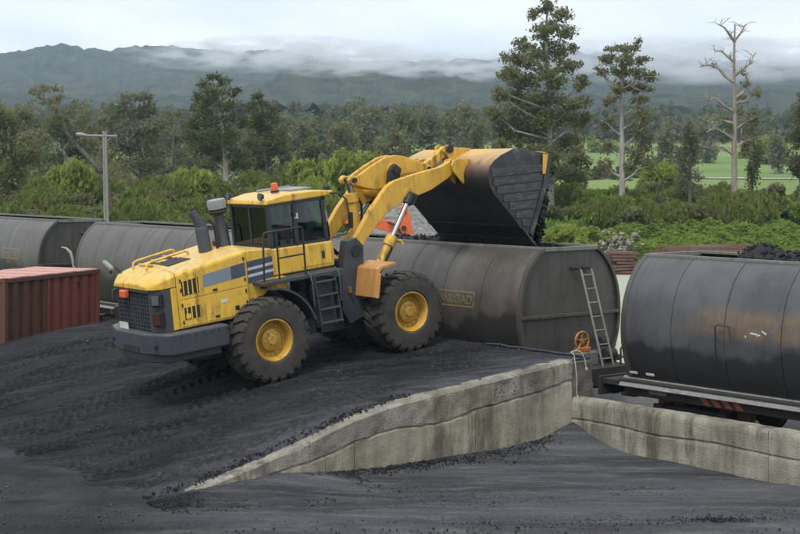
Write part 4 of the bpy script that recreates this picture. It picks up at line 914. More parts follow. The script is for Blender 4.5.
# ------------------------------------------------------------------ coal wagons (local: x along the train to the right, y away from camera)
PR = [(.90, 4.0), (1.04, 3.92), (1.22, 3.76), (1.38, 3.56), (1.51, 3.32), (1.61, 3.05), (1.67, 2.75), (1.69, 2.45), (1.67, 2.15), (1.61, 1.85), (1.52, 1.58), (1.44, 1.40)]
def make_wagon():
    W = empty('coal_wagon'); NP = 7; pl = BODY / NP
    meshes = {}
    for s in (-1, 1):
        V = []; Fs = []; n = len(PR)
        for xx in (-pl / 2 + .008, pl / 2 - .008):
            for off in (0, .025):
                for (y, z) in PR: V.append((xx, s * (y - off), z - (.0 if off == 0 else .0)))
        for k in range(n - 1):
            Fs += [(k, k + 1, 2 * n + k + 1, 2 * n + k), (n + k, 3 * n + k, 3 * n + k + 1, n + k + 1), (k, n + k, n + k + 1, k + 1), (2 * n + k, 2 * n + k + 1, 3 * n + k + 1, 3 * n + k)]
        Fs += [(0, 2 * n, 3 * n, n), (n - 1, 2 * n - 1, 4 * n - 1, 3 * n - 1)]
        for k in range(NP):
            xo = -BODY + pl * (k + .5)
            me = MB().add([(v[0] + xo, v[1], v[2]) for v in V], Fs).mesh('side_panel'); me.materials.append(M['wagon_skin']); shade(me, 40)
            link('side_panel', me, None, W)
        # inner lining closes the seams
        V = []; Fs = []
        for xx in (-BODY + .05, -.05):
            for (y, z) in PR: V.append((xx, s * (y - .03), z))
        MB().add(V, [(k, k + 1, n + k + 1, n + k) for k in range(n - 1)]).build('lining', M['under_dark'], W, smooth=40)
        # top rim rail
        MB().prism([(s * .86, 3.97), (s * .95, 3.97), (s * .95, 4.035), (s * .86, 4.035)], -BODY, 0, axis=0).build('top_rim', M['steel_grey'], W, bevel=.01)
    full = [(-y, z) for (y, z) in PR] + [(y, z) for (y, z) in PR[::-1]]
    for xe, sg in ((0, 1), (-BODY, -1)):
        ins = [(y * .965, z if z < 3.9 else z - .06) for (y, z) in full]
        ep = MB().prism(ins, xe - sg * .10, xe - sg * .06, axis=0).build('end_plate', M['wagon_end'], W)
        # raised edge band round the end
        V = []; n = len(full)
        for xx, f in ((xe - sg * .12, .963), (xe + sg * .012, .963), (xe + sg * .012, 1.006), (xe - sg * .12, 1.006)):
            V += [(xx, y * f, (z - 2.6) * (1.0 + (f - 1) * 1.2) + 2.6) for (y, z) in full]
        Fs = []
        for r in range(4):
            for k in range(n - 1): a, b = r * n + k, ((r + 1) % 4) * n + k; Fs.append((a, a + 1, b + 1, b))
        MB().add(V, Fs).build('edge_band', M['wagon_end'], ep, smooth=35)
        MB().span((xe - sg * .06, -.88, 3.93), (xe + sg * .03, .88, 4.03)).build('end_rim', M['steel_grey'], ep, bevel=.01)
        MB().prism([(-1.66, 2.36), (1.66, 2.36), (1.66, 2.44), (-1.66, 2.44)], xe - sg * .06, xe + sg * .04, axis=0).build('end_stiffener', M['wagon_end'], ep, bevel=.012)
        MB().span((xe - sg * .05, -1.4, 1.40), (xe + sg * .02, 1.4, 1.5)).build('end_foot', M['steel_grey'], ep, bevel=.01)
    # floor and slope sheets inside
    MB().prism([(-1.44, 1.35), (1.44, 1.35), (1.44, 1.39), (-1.44, 1.39)], -BODY + .05, -.05, axis=0).build('floor', M['under_dark'], W)
    # underframe with end platforms
    uf = MB(); uf.span((-BODY - 1.0, -.25, .78), (1.0, .25, 1.2)); uf.span((.3, -1.15, 1.1), (1.05, 1.15, 1.22)); uf.span((-BODY - 1.05, -1.15, 1.1), (-BODY - .3, 1.15, 1.22))
    uf.span((-BODY, -1.2, 1.16), (0, 1.2, 1.34)); uf = uf.build('underframe', M['under_dark'], W, bevel=.01)
    for xe, sg in ((1.05, 1), (-BODY - 1.05, -1)):
        MB().span((xe, -1.2, .85), (xe + sg * .1, 1.2, 1.26)).build('headstock', M['under_dark'], uf, bevel=.01)
        MB().box((xe + sg * .2, 0, .82), (.45, .24, .26)).build('coupler', M['under_dark'], uf, bevel=.03)
        MB().tube([(xe, .4, 1.05), (xe + sg * .2, .4, .8), (xe + sg * .35, .35, .75)], .03, 6).build('brake_hose', M['black_part'], uf, smooth=60)
    for s in (-1, 1):
        si = MB(); si.prism([(s * 1.30, .98), (s * 1.36, .98), (s * 1.36, 1.26), (s * 1.56, 1.30), (s * 1.56, 1.34), (s * 1.30, 1.39)], -BODY - .2, .2, axis=0); si = si.build('side_sill', M['under_dark'], W, bevel=.006)
        MB().prism([(s * 1.38, 1.375), (s * 1.60, 1.19), (s * 1.615, 1.205), (s * 1.41, 1.41)], -BODY - .15, .12, axis=0).build('sill_flange', M['sill_grey'], si)
        MB().span((-BODY + .5, s * 1.361, 1.06), (-BODY + .98, s * 1.368, 1.17)).build('number_plate', M['sill_grey'], si)
        for k in range(4):
            xx = -BODY + 1.85 + k * .28
            MB().prism([(xx, 1.16), (xx + .17, 1.16), (xx + .33, 1.0), (xx + .16, 1.0)], s * 1.361, s * 1.367).build('hazard_stripe', M['hazard_red'], si)
        for xx in (-BODY + .28, -BODY + .75):
            MB().box((xx - .1, s * 1.495, 1.50), (.22, .012, .05), (-s * .35, 0, 0)).build('reflector', M['white_plate'], si)
    # bogies
    for xc in (-BODY + 1.35, -1.35):
        bg = MB(); bg.span((xc - .25, -1.0, .62), (xc + .25, 1.0, .84))
        for s in (-1, 1):
            bg.prism([(xc - 1.15, .60), (xc - .95, .76), (xc - .45, .82), (xc + .45, .82), (xc + .95, .76), (xc + 1.15, .60), (xc + .75, .52), (xc + .35, .40), (xc - .35, .40), (xc - .75, .52)], s * 1.02, s * .88)
        bg = bg.build('bogie', M['under_dark'], W, bevel=.015)
        for xo in (-.85, .85):
            MB().tube([(xc + xo, -.95, .745), (xc + xo, .95, .745)], .07, 10).build('axle', M['under_dark'], bg, smooth=40)
            for s in (-1, 1):
                MB().lathe([(.06, -.05), (.36, -.06), (.40, -.05), (.385, .04), (.43, .05), (.43, .075), (.06, .06)], (xc + xo, s * .56, .745), n=24).build('wheel', M['rusty_rail'], bg, smooth=40)
                MB().box((xc + xo, s * 1.04, .70), (.26, .1, .24)).build('axle_box', M['under_dark'], bg, bevel=.02)
    # ladder, handbrake, rails on the right-hand platform
    la = MB()
    for yy in (.22, .58): la.tube([(.02, yy, 3.50), (.10, yy, 3.45), (.82, yy, 1.22)], .028, 8)
    la = la.build('ladder', M['steel_grey'], W, smooth=60)
    for k in range(7):
        f = .05 + k * .145; MB().tube([(.10 + .72 * f, .22, 3.45 - 2.23 * f), (.10 + .72 * f, .58, 3.45 - 2.23 * f)], .022, 6).build('rung', M['steel_grey'], la, smooth=60)
    for yy in (.10, .50):
        MB().tube([(-.04, yy - .06, 3.50), (.04, yy, 3.52), (.05, yy + .1, 3.5)], .045, 8).build('ladder_bracket', M['under_dark'], la, smooth=60)
    hw = MB(); ring = [(.36, -.02 + .22 * math.cos(2 * math.pi * k / 24), 1.80 + .22 * math.sin(2 * math.pi * k / 24)) for k in range(25)]
    hw.tube(ring, .028, 8, cap=False); hw = hw.build('handbrake_wheel', M['handwheel_orange'], W, smooth=60)
    for k in range(5):
        a = 2 * math.pi * k / 5 + .3; MB().tube([(.36, -.02, 1.80), (.36, -.02 + .21 * math.cos(a), 1.80 + .21 * math.sin(a))], .02, 6).build('spoke', M['handwheel_orange'], hw, smooth=60)
    MB().lathe([(0, -.04), (.06, -.04), (.06, .04), (0, .04)], (.36, -.02, 1.80), axis=0, n=12).build('hub', M['handwheel_orange'], hw, smooth=40)
    MB().box((.36, .0, 1.60), (.16, .42, .12)).build('brake_bracket', M['handwheel_orange'], hw, bevel=.02)
    MB().tube([(.05, -.02, 1.8), (.36, -.02, 1.8)], .03, 8).build('brake_shaft', M['under_dark'], hw, smooth=60)
    MB().span((.25, -.4, 1.22), (.5, .4, 1.54)).build('brake_box', M['steel_grey'], W, bevel=.02)
    MB().tube([(.2, .75, 1.72), (.2, 1.05, 1.72)], .12, 12).build('air_cylinder', M['under_dark'], W, smooth=40)
    MB().tube([(.45, .66, 1.45), (.45, .98, 1.45)], .14, 12).build('air_cylinder', M['under_dark'], W, smooth=40)
    MB().tube([(.15, 1.2, 1.7), (.3, 1.25, 1.95), (.25, 1.3, 2.1)], .025, 6).build('pipe', M['under_dark'], W, smooth=60)
    gr = MB().tube([(.95, .68, 1.22), (.95, .68, 1.62), (.95, .74, 1.68), (.95, 1.05, 1.70), (.95, 1.13, 1.62), (.95, 1.13, 1.22)], .025, 8).build('platform_rail', M['under_dark'], W, smooth=60)
    MB().tube([(.95, .68, 1.42), (.95, 1.13, 1.42)], .02, 6).build('rail_bar', M['under_dark'], gr, smooth=60)
    return W
def text_mark(txt, parent, x, z, size, side=-1):
    """stencilled letters and border on a body side (curved in z only slightly here)"""
    mk = empty('stencil_mark'); 
    c = bpy.data.curves.new('letters', 'FONT'); c.body = txt; c.size = size; c.align_x = 'LEFT'; c.extrude = .002
    to = bpy.data.objects.new('tmp_text', c); COL.objects.link(to); bpy.context.view_layer.update()
    me = bpy.data.meshes.new_from_object(to.evaluated_get(bpy.context.evaluated_depsgraph_get())); COL.objects.unlink(to); bpy.data.objects.remove(to)
    bpy.data.objects.remove(mk)
    me.materials.clear(); me.materials.append(M['mark_yellow'])
    xs_ = [v.co.x for v in me.vertices]; wid = max(xs_)
    def wrap(xx, zz, off):
        yb = np.interp(z + zz, [p[1] for p in PR[::-1]], [p[0] for p in PR[::-1]])
        return (x + xx, -(yb + .003 + off), z + zz)
    for v in me.vertices: v.co = Vector(wrap(v.co.x, v.co.y, v.co.z if v.co.z > 0 else 0))
    o = link('stencil_letters', me, None, parent)
    pad = size * .28; bt = size * .13
    for (xa, xb, za, zb_) in ((-pad, wid + pad, -pad, -pad + bt), (-pad, wid + pad, size * .72 + pad - bt, size * .72 + pad), (-pad, -pad + bt, -pad + bt, size * .72 + pad - bt), (wid + pad - bt, wid + pad, -pad + bt, size * .72 + pad - bt)):
        V = [wrap(xa, za, .0), wrap(xb, za, .0), wrap(xb, zb_, .0), wrap(xa, zb_, .0), wrap(xa, za, .004), wrap(xb, za, .004), wrap(xb, zb_, .004), wrap(xa, zb_, .004)]
        MB().add(V, [(4, 5, 6, 7), (0, 1, 5, 4), (2, 3, 7, 6), (1, 2, 6, 5), (3, 0, 4, 7)]).build('stencil_border', M['mark_yellow'], parent)
def wagon_load(name, top, seed, label, x0, x1, parent_loc):
    nx_, ny_ = 70, 24; xx = np.linspace(x0, x1, nx_); yy = np.linspace(-.84, .84, ny_)
    A, B = np.meshgrid(xx, yy, indexing='ij')
    Z = 3.75 + top * (1 - (np.abs(B) / .84) ** 1.6) * sstep(0, .12, (A - x0) / (x1 - x0)) * sstep(0, .12, (x1 - A) / (x1 - x0)) * (.55 + .9 * fbm(A * .9, B * .9 + seed, seed)) + .09 * (fbm(A * 4, B * 4, seed + 4) - .5)
    me = np_mesh(name, np.stack([A, B, Z], -1).reshape(-1, 3), grid_faces(nx_, ny_))
    o = link(name, me, M['coal_lump'], smooth=40); o.location = parent_loc; o.rotation_euler = (0, 0, WROT)
    tag(o, label, 'coal', kind='stuff')
    r3 = np.random.RandomState(seed + 90); i_ = r3.randint(0, nx_ * ny_, 900); P = np.stack([A, B, Z], -1).reshape(-1, 3)[i_] + r3.normal(0, .05, (900, 3)) * (1, 1, .2)
    lumps('loose_lumps', P, r3.uniform(.02, .07, 900), M['coal_lump'], seed + 91, o)['kind'] = 'stuff'
    return o
w3 = make_wagon(); w3.rotation_euler = (0, 0, WROT); w3.location = q0
G_ = 'coal wagons coupled in a train'
wl1 = copy_tree(w3); wl1.location = q0 - WX * PITCH * 2
wl2 = copy_tree(w3); wl2.location = q0 - WX * PITCH
w4 = copy_tree(w3); w4.location = q0 + WX * (PITCH + .22)
tag(w3, 'grey barrel sided coal wagon under the bucket, ladder on its end', 'coal wagon', G_)
tag(wl1, 'grey coal wagon leftmost in the train, cut off behind the red container', 'coal wagon', G_)
tag(wl2, 'grey coal wagon behind the loader hood, dark stains low on its side', 'coal wagon', G_)
tag(w4, 'blue black coal wagon at the right with ochre patches and heaped coal', 'coal wagon', G_)
for ch in w4.children:
    if ch.name.startswith('side_panel'):
        nm = ch.data
        key = 'dk_' + nm.name
        if key not in M: c = nm.copy(); c.materials.clear(); c.materials.append(M['wagon_skin_dark']); M[key] = c
        ch.data = M[key]
text_mark('UNLOAD', w3, -2.95, 2.62, .30)
text_mark('UNLOAD', wl1, -2.95, 2.62, .30)
# grab iron and scratches on the near wagon
MB().tube([(-BODY + 2.6, -1.70, 2.0), (-BODY + 2.6, -1.76, 2.02), (-BODY + 2.62, -1.78, 2.7), (-BODY + 2.7, -1.78, 2.75), (-BODY + 2.95, -1.76, 2.72), (-BODY + 2.97, -1.74, 2.45)], .02, 6).build('grab_iron', M['frame_grey'], w4, smooth=60)
for (xx, zz_, l_, a_) in ((3.5, 2.62, .16, .1), (3.75, 2.66, .12, .5), (3.3, 2.55, .04, 1.2), (3.62, 2.6, .08, -.3)):
    yb = np.interp(zz_, [p[1] for p in PR[::-1]], [p[0] for p in PR[::-1]])
    MB().box((-BODY + xx, -yb - .004, zz_), (l_, .006, .028), (0, a_, 0)).build('scrape_mark', M['white_plate'], w4)
wagon_load('coal_load', .48, 3, 'heaped coal showing above the top of the right wagon', -BODY + 1.7, -BODY + 6.2, w4.location)
wagon_load('coal_load', .30, 5, 'coal lying in the wagon below the loader bucket', -7.5, -.15, w3.location)
# white rag hose on the end of the left wagon
MB().tube([(.25, -.9, 3.05), (.35, -.75, 3.0), (.42, -.62, 2.85), (.45, -.55, 2.6), (.40, -.5, 2.35), (.5, -.45, 2.2)], [.02, .04, .06, .05, .04, .02], 8).build('white_hose', M['rope_white'], wl1, smooth=60)

# rope and hose at the ramp corner
c0 = Vector((*PT(-.05, .02), 1.86))
def wp(px, py, Y): return at(px, py, Y)
rp = empty('rope'); tag(rp, 'white rope hanging down the corner of the ramp wall', 'rope')
MB().tube([wp(571, 352, 31.8), wp(574, 355, 31.75), wp(575.5, 365, 31.7), wp(577, 380, 31.7), wp(576.5, 392, 31.7), wp(578, 397, 31.7)], .011, 6).build('hanging_strand', M['rope_white'], rp, smooth=60)
MB().tube([wp(571, 352, 31.8), wp(577, 350, 31.8), wp(582, 353, 31.8), wp(585, 360, 31.8), wp(586, 367, 31.8), wp(588, 370, 31.8)], .012, 6).build('loose_strand', M['rope_white'], rp, smooth=60)
MB().lathe([(0, -.035), (.025, -.02), (.025, .02), (0, .035)], tuple(wp(577.5, 397, 31.7)), axis=2, n=8).build('knot', M['rope_white'], rp, smooth=40)
MB().lathe([(0, -.04), (.026, -.02), (.026, .02), (0, .04)], tuple(wp(586.5, 369, 31.8)), axis=2, n=8).build('knot', M['rope_white'], rp, smooth=40)
hp = [PT(-.45, u) for u in np.linspace(.1, 3.2, 9)]
o = MB().tube([(p[0] + .02 * math.sin(i * 2), p[1], 1.83 + .012 * math.sin(i * 3)) for i, p in enumerate(hp)], .03, 8).build('hose', M['hose_blue'], smooth=60); tag(o, 'dark blue hose lying along the top end of the ramp', 'hose')

# ------------------------------------------------------------------ red shipping container
def container():
    a = at(5, 279, 42.4); b = at(100, 269.6, 46.6); top = 2.77
    dr = Vector((b.x - a.x, b.y - a.y, 0)); L = dr.length; ang = math.atan2(dr.y, dr.x)
    K = empty('shipping_container', (a.x, a.y, .12), (0, 0, ang)); H = top - .12; Wd = 2.44
    tag(K, 'rusty red and brown corrugated steel container beside the ramp', 'container')
    for (x, y) in ((0, 0), (L - .14, 0), (0, Wd - .14), (L - .14, Wd - .14)):
        MB().span((x, y, 0), (x + .14, y + .14, H)).build('corner_post', M['container_brown'] if x == 0 else M['container_red'], K, bevel=.01)
    for (x, y) in ((-.01, -.01), (L - .16, -.01), (-.01, Wd - .16), (L - .16, Wd - .16)):
        for z in (-.01, H - .12): MB().span((x, y, z), (x + .17, y + .17, z + .13)).build('corner_casting', M['container_brown'], K, bevel=.015)
    for z in (0, H - .13):
        MB().span((.14, .012, z), (L - .14, .10, z + .12)).build('side_rail', M['container_brown'], K, bevel=.008)
        MB().span((.14, Wd - .1, z), (L - .14, Wd - .012, z + .12)).build('side_rail', M['container_brown'], K, bevel=.008)
        MB().span((.012, .14, z), (.10, Wd - .14, z + .12)).build('end_rail', M['container_brown'], K, bevel=.008)
        MB().span((L - .10, .14, z), (L - .012, Wd - .14, z + .12)).build('end_rail', M['container_brown'], K, bevel=.008)
    np_ = 9; w = (L - .28) / np_
    for k in range(np_):
        x0 = .14 + k * w; m = MB()
        for y0 in (.05, Wd - .05):
            pts = [(x0, y0), (x0 + w * .12, y0), (x0 + w * .22, y0 + .10), (x0 + w * .5, y0 + .10), (x0 + w * .62, y0), (x0 + w - .006, y0)]
            if y0 > 1: pts = [(p[0], 2 * y0 - p[1]) for p in pts]
            V = [(p[0], p[1], .12) for p in pts] + [(p[0], p[1], H - .13) for p in pts]; n = len(pts)
            m = MB().add(V, [(i, i + 1, n + i + 1, n + i) for i in range(n - 1)])
            m.build('corrugated_panel', M['container_brown'] if k < 4 else M['container_red'], K)
    for k in range(6):
        y0 = .14 + k * (Wd - .28) / 6; MB().span((.04, y0 + .01, .12), (.07 + .03 * (k % 2), y0 + (Wd - .28) / 6 - .01, H - .13)).build('end_panel', M['container_brown'], K)
        MB().span((L - .07, y0 + .01, .12), (L - .04, y0 + (Wd - .28) / 6 - .01, H - .13)).build('end_panel', M['container_red'], K)
    for k in range(8):
        x0 = .02 + k * (L - .04) / 8; MB().span((x0, .03, H - .02 + .012 * (k % 2)), (x0 + (L - .04) / 8 - .01, Wd - .03, H + .01 + .012 * (k % 2))).build('roof_sheet', M['container_roof'], K)
    MB().box((.14 + 4 * w, .045, H * .5), (.10, .05, H - .3)).build('joint_strip', M['container_red'], K, bevel=.008)
    MB().box((.14 + 7.1 * w, .05, H - .42), (.1, .03, .22)).build('vent_hole', M['black_part'], K)
container()

# ------------------------------------------------------------------ vegetation
ZONES = [(40, 'at the far left edge'), (95, 'under the leaning tree limbs'), (150, 'beside the lamp pole'), (205, 'above the loader hood'), (250, 'above the exhaust pipes'), (335, 'behind the cab roof'), (420, 'behind the lift arms'), (520, 'behind the bucket'), (575, 'by the tall bucket tree'), (608, 'left of the pale pole trunk'), (640, 'under the pale pole trunk'), (682, 'right of the pale pole trunk'), (720, 'left of the dead tan tree'), (752, 'under the dead tan tree'), (785, 'right of the dead tan tree'), (9999, 'at the right edge')]
def zone(px, Y, near, far):
    w = [n_ for l_, n_ in ZONES if px < l_][0]; f = (Y - near) / (far - near)
    return w + (', front row' if f < .34 else (', back row' if f > .67 else ', middle row'))
def leaf_quads(P, size, rs, up=0.0, asp=1.0):
    """one small quad per point, random orientation; up>0 makes upright blades"""
    n = len(P); a = rs.normal(size=(n, 3)); a[:, 2] += up * 2.2; a /= np.linalg.norm(a, axis=1)[:, None]
    b = rs.normal(size=(n, 3)); b -= a * np.sum(a * b, 1)[:, None]; b /= np.linalg.norm(b, axis=1)[:, None]
    s = (size * (.45 + 1.5 * rs.uniform(0, 1, n) ** 1.8))[:, None]
    u, w = a * s * asp * .5, b * s * .5
    V = np.stack([P - u * 1.0, P + w * .8 - u * .1, P + u, P - w * .8 - u * .1], 1)
    return V.reshape(-1, 3)
def quads_mesh(name, V): return np_mesh(name, V, np.arange(len(V)).reshape(-1, 4))
def lobe_points(c, r, n, rs, clump=7, spread=.33):
    k = max(3, clump); d = rs.normal(size=(k, 3)); d /= np.linalg.norm(d, axis=1)[:, None]
    sub = d * (rs.uniform(.25, 1, (k, 1)) ** .6) * .8
    i = rs.randint(0, k, n); p = sub[i] + rs.normal(0, spread, (n, 3)) * rs.uniform(.5, 1, (n, 1))
    l = np.linalg.norm(p, axis=1)[:, None]; p = np.where(l > 1.15, p / l * 1.15, p)
    return np.array(c) + p * np.array(r)
def px_tree(name, label, cat, Y, trunk, tr, lobes, leaf, bark, dens=1.0, lsize=.24, seed=1, limbs=(), group=None, depth=.8, branches=True, clump=7, spread=.33):
    rs = np.random.RandomState(seed); u = Y / FPX; lsize *= .74
    base = at(trunk[0][0], trunk[0][1], Y); gz = float(ground_z(base.x, Y)); base.z = gz - .3
    T = empty(name, base); tag(T, label, cat, group)
    pts = [Vector((0, 0, 0))] + [at(x, y, Y) - base + Vector((0, rs.normal(0, .1), 0)) for x, y in trunk]
    pts = [p for i, p in enumerate(pts) if i == 0 or p.z > pts[i - 1].z + .05]
    m = MB(); n = len(pts); rr = [max(.03, tr * u * (1 - .8 * i / max(1, n - 1))) for i in range(n)]
    m.tube(pts, rr, 10)
    ws = [at(l[0], l[1], Y) - base for l in lobes]
    hw = max([abs(w.x - pts[-1].x) for w in ws] + [1.0])
    for i, l in enumerate(lobes): ws[i].y = rs.normal(0, depth * .42 * hw)
    def trunk_at(z):
        for i in range(n - 1):
            if pts[i].z <= z <= pts[i + 1].z:
                f = (z - pts[i].z) / (pts[i + 1].z - pts[i].z); return pts[i].lerp(pts[i + 1], f), rr[i] * (1 - f) + rr[i + 1] * f
        return (pts[-1], rr[-1]) if z > pts[-1].z else (pts[0], rr[0])
    if branches:
        for w, l in zip(ws, lobes):
            dd = (Vector((w.x, w.y, 0)) - Vector((trunk_at(w.z)[0].x, 0, 0))).length
            b0, r0 = trunk_at(max(pts[1].z * .5, w.z - dd * rs.uniform(.35, .8) - .3)); md = b0.lerp(w, .55) + Vector((rs.normal(0, .12 * dd), rs.normal(0, .12 * dd), -.10 * dd))
            m.tube([b0, md, w], [min(r0 * .55, .16), min(r0 * .35, .1), .03], 6)
            for _ in range(3):
                e = w + Vector(rs.normal(0, 1, 3)) * l[2] * u * .6; m.tube([md.lerp(w, .6), md.lerp(w, .6).lerp(e, .6) + Vector((0, 0, .05)), e], [.045, .03, .012], 5)
    for lm in limbs:
        r0 = lm[0]; q = [at(x, y, Y) - base for x, y in lm[1]]; off = 0.0; ys_ = rs.normal(0, .25)
        for i, p in enumerate(q): p.y += ys_ * i
        k = len(q); m.tube(q, [max(.02, r0 * u * (1 - .75 * i / (k - 1))) for i in range(k)], 7)
        for _ in range((lm[2] if len(lm) > 2 else 0) * 3):
            i = rs.randint(1, k); b0 = q[i].lerp(q[i - 1], rs.rand()); e = b0 + Vector((rs.normal(0, .55), rs.normal(0, .5), rs.uniform(-.15, .75))); md = b0.lerp(e, .5) + Vector((rs.normal(0, .06), 0, .12)); m.tube([b0, md, e], [.036, .022, .008], 5)
            e2 = md + Vector((rs.normal(0, .3), rs.normal(0, .3), rs.uniform(0, .4))); m.tube([md, md.lerp(e2, .5) + Vector((0, 0, .05)), e2], [.018, .012, .006], 4)
    m.build('trunk', M[bark], T, smooth=60)
    P = []
    for w, l in zip(ws, lobes):
        rx, rz = l[2] * u * 1.15, l[3] * u * 1.25; cnt = int(dens * 30 * (rx * rz) / (lsize * lsize) * .62 * .5)
        P.append(lobe_points(w, (rx, max(rx, rz) * .9, rz), max(12, cnt), rs, clump, spread))
    if P:
        P = np.concatenate(P); link('crown', quads_mesh('crown', leaf_quads(P, lsize, rs, asp=1.5)), M[leaf], T)
    return T
def auto_lobes(cx, yt, yb, hw, n, rs, shape='round'):
    L = []
    for i in range(n):
        f = (i + .5) / n; y = yt + (yb - yt) * f
        if shape == 'cone': w = hw * (.22 + .78 * f ** .8) * (1 - max(0, f - .85) * 2)
        elif shape == 'column': w = hw * (.55 + .45 * math.sin(math.pi * min(1, f * 1.1)))
        else: w = hw * math.sqrt(max(.12, 1 - (2 * f - 1) ** 2 * .9))
        for k in range(2 if w > hw * .5 else 1):
            L.append((cx + rs.uniform(-.75, .75) * w, y + rs.normal(0, 3), hw * rs.uniform(.34, .52), (yb - yt) / n * rs.uniform(.9, 1.5) + 2))
    return L
# --- the named trees of the photograph
px_tree('tall_podocarp_tree', 'tall ragged dark green tree rising behind the raised bucket', 'tree', 125,
        [(551, 200), (550, 150), (549, 110), (547, 70), (546, 40), (547, 10)], 4.2,
        [(547, 7, 9, 6), (558, 16, 12, 7), (536, 14, 8, 6), (540, 30, 15, 8), (562, 33, 14, 7), (525, 44, 10, 7), (552, 48, 16, 8), (573, 48, 8, 6), (513, 58, 11, 8), (535, 62, 15, 9), (564, 66, 14, 7),
         (505, 76, 13, 8), (527, 80, 15, 9), (552, 82, 17, 9), (577, 84, 9, 6), (498, 94, 10, 7), (515, 98, 16, 9), (543, 100, 19, 10), (570, 102, 16, 9), (495, 114, 11, 8), (524, 116, 20, 11), (553, 120, 22, 11), (579, 122, 10, 8),
         (502, 132, 15, 10), (532, 136, 22, 12), (562, 140, 20, 12), (497, 148, 10, 8), (520, 152, 18, 10), (548, 156, 20, 10), (572, 158, 13, 9), (560, 172, 13, 9), (535, 170, 16, 9)],
        'leaf_olive', 'bark_pale', 2.1, .19, 3)
px_tree('bare_pole_tree', 'pale straight trunk tree with flat topped crown and leafy sleeve', 'tree', 122,
        [(622, 195), (622, 150), (622, 115), (622, 85), (621, 62), (626, 50)], 3.6,
        [(638, 41, 4, 3), (616, 50, 10, 5), (632, 50, 10, 5), (606, 60, 9, 6), (624, 60, 12, 6), (642, 62, 10, 5), (602, 71, 8, 5), (618, 73, 11, 6), (637, 74, 12, 6), (650, 77, 7, 5), (628, 86, 12, 6), (645, 88, 9, 5), (614, 88, 8, 6),
         (612, 101, 8, 6), (640, 100, 9, 6), (640, 116, 11, 8), (606, 122, 7, 7), (638, 132, 12, 9), (648, 140, 8, 8), (608, 146, 8, 7), (638, 150, 12, 9), (640, 166, 13, 8), (606, 166, 8, 7)],
        'leaf_olive', 'bark_pale', 1.5, .18, 5, depth=.5, limbs=[(1.6, [(621, 92), (610, 84), (604, 76), (601, 70)], 2), (1.4, [(623, 80), (634, 88), (644, 92), (652, 84)], 2), (1.3, [(622, 70), (630, 60), (638, 45), (640, 38)], 2)])
px_tree('dead_tree', 'almost leafless tan trunk tree with broken crooked branches', 'tree', 120,
        [(735, 190), (734, 150), (735, 110), (734, 80), (734, 50), (735, 24)], 3.5,
        [(746, 84, 6, 4), (752, 93, 7, 4), (744, 100, 7, 5), (740, 112, 7, 5), (757, 96, 4, 3), (713, 66, 4, 2), (724, 118, 6, 4), (742, 72, 4, 3), (730, 128, 7, 4), (716, 120, 5, 3), (745, 138, 6, 5), (720, 142, 6, 4), (750, 150, 6, 5)],
        'leaf_olive', 'bark_tan', .8, .17, 7, branches=False,
        limbs=[(1.6, [(735, 42), (728, 34), (722, 28), (714, 25)], 3), (1.3, [(735, 40), (741, 32), (744, 25)], 3), (2.0, [(734, 82), (726, 76), (720, 68), (711, 64), (702, 66)], 5), (1.6, [(734, 76), (742, 70), (749, 64), (756, 52)], 4),
               (1.5, [(734, 62), (727, 56), (721, 50), (715, 52)], 3), (1.8, [(735, 98), (744, 92), (748, 82), (746, 74)], 4), (1.6, [(735, 104), (746, 101), (754, 94), (759, 91)], 5), (1.7, [(734, 112), (724, 106), (714, 98), (705, 101)], 5),
               (1.9, [(734, 124), (722, 120), (712, 123), (700, 118)], 5), (1.7, [(734, 140), (722, 133), (711, 128), (702, 133)], 5), (1.6, [(735, 130), (745, 122), (753, 118)], 4), (1.8, [(734, 155), (722, 147), (712, 150), (704, 147)], 5), (1.5, [(735, 148), (746, 140), (755, 142)], 4)])
px_tree('leaning_tree', 'old leaning tree with long bare limbs at the far left', 'tree', 128,
        [(108, 205), (107, 185), (104, 165), (100, 148), (96, 132)], 4.5,
        [(52, 90, 14, 5), (44, 95, 9, 5), (62, 96, 9, 5), (48, 103, 9, 4), (58, 110, 7, 5), (52, 118, 8, 5), (92, 118, 8, 6), (100, 130, 10, 8), (84, 130, 9, 7), (30, 132, 10, 5), (42, 138, 8, 4), (16, 136, 8, 5), (92, 145, 10, 8), (112, 150, 10, 8)],
        'leaf_olive', 'bark_dark', .95, .19, 9, branches=False,
        limbs=[(3.0, [(102, 172), (88, 158), (76, 146), (64, 132), (57, 114), (54, 96)], 6), (2.6, [(80, 190), (68, 170), (62, 152), (48, 142), (36, 134), (20, 132)], 7), (1.8, [(98, 140), (92, 126), (88, 112)], 5), (1.6, [(64, 150), (70, 140), (74, 130)], 4), (1.8, [(57, 114), (48, 104), (40, 98)], 4), (1.6, [(106, 165), (116, 150), (120, 138)], 4)])
rs = np.random.RandomState(77)
px_tree('round_tree', 'broad grey green tree behind the lamp pole', 'tree', 140, [(143, 205), (142, 170), (138, 140), (136, 115)], 4.5, [(128, 100, 12, 6), (142, 98, 14, 6), (116, 112, 12, 8), (134, 112, 18, 9), (154, 110, 13, 8), (110, 128, 12, 10), (128, 130, 18, 10), (150, 128, 16, 10), (118, 146, 14, 10), (140, 148, 18, 10), (158, 146, 12, 10), (128, 164, 16, 9), (150, 166, 14, 9)], 'leaf_grey', 'bark_dark', 1.05, .22, 11)
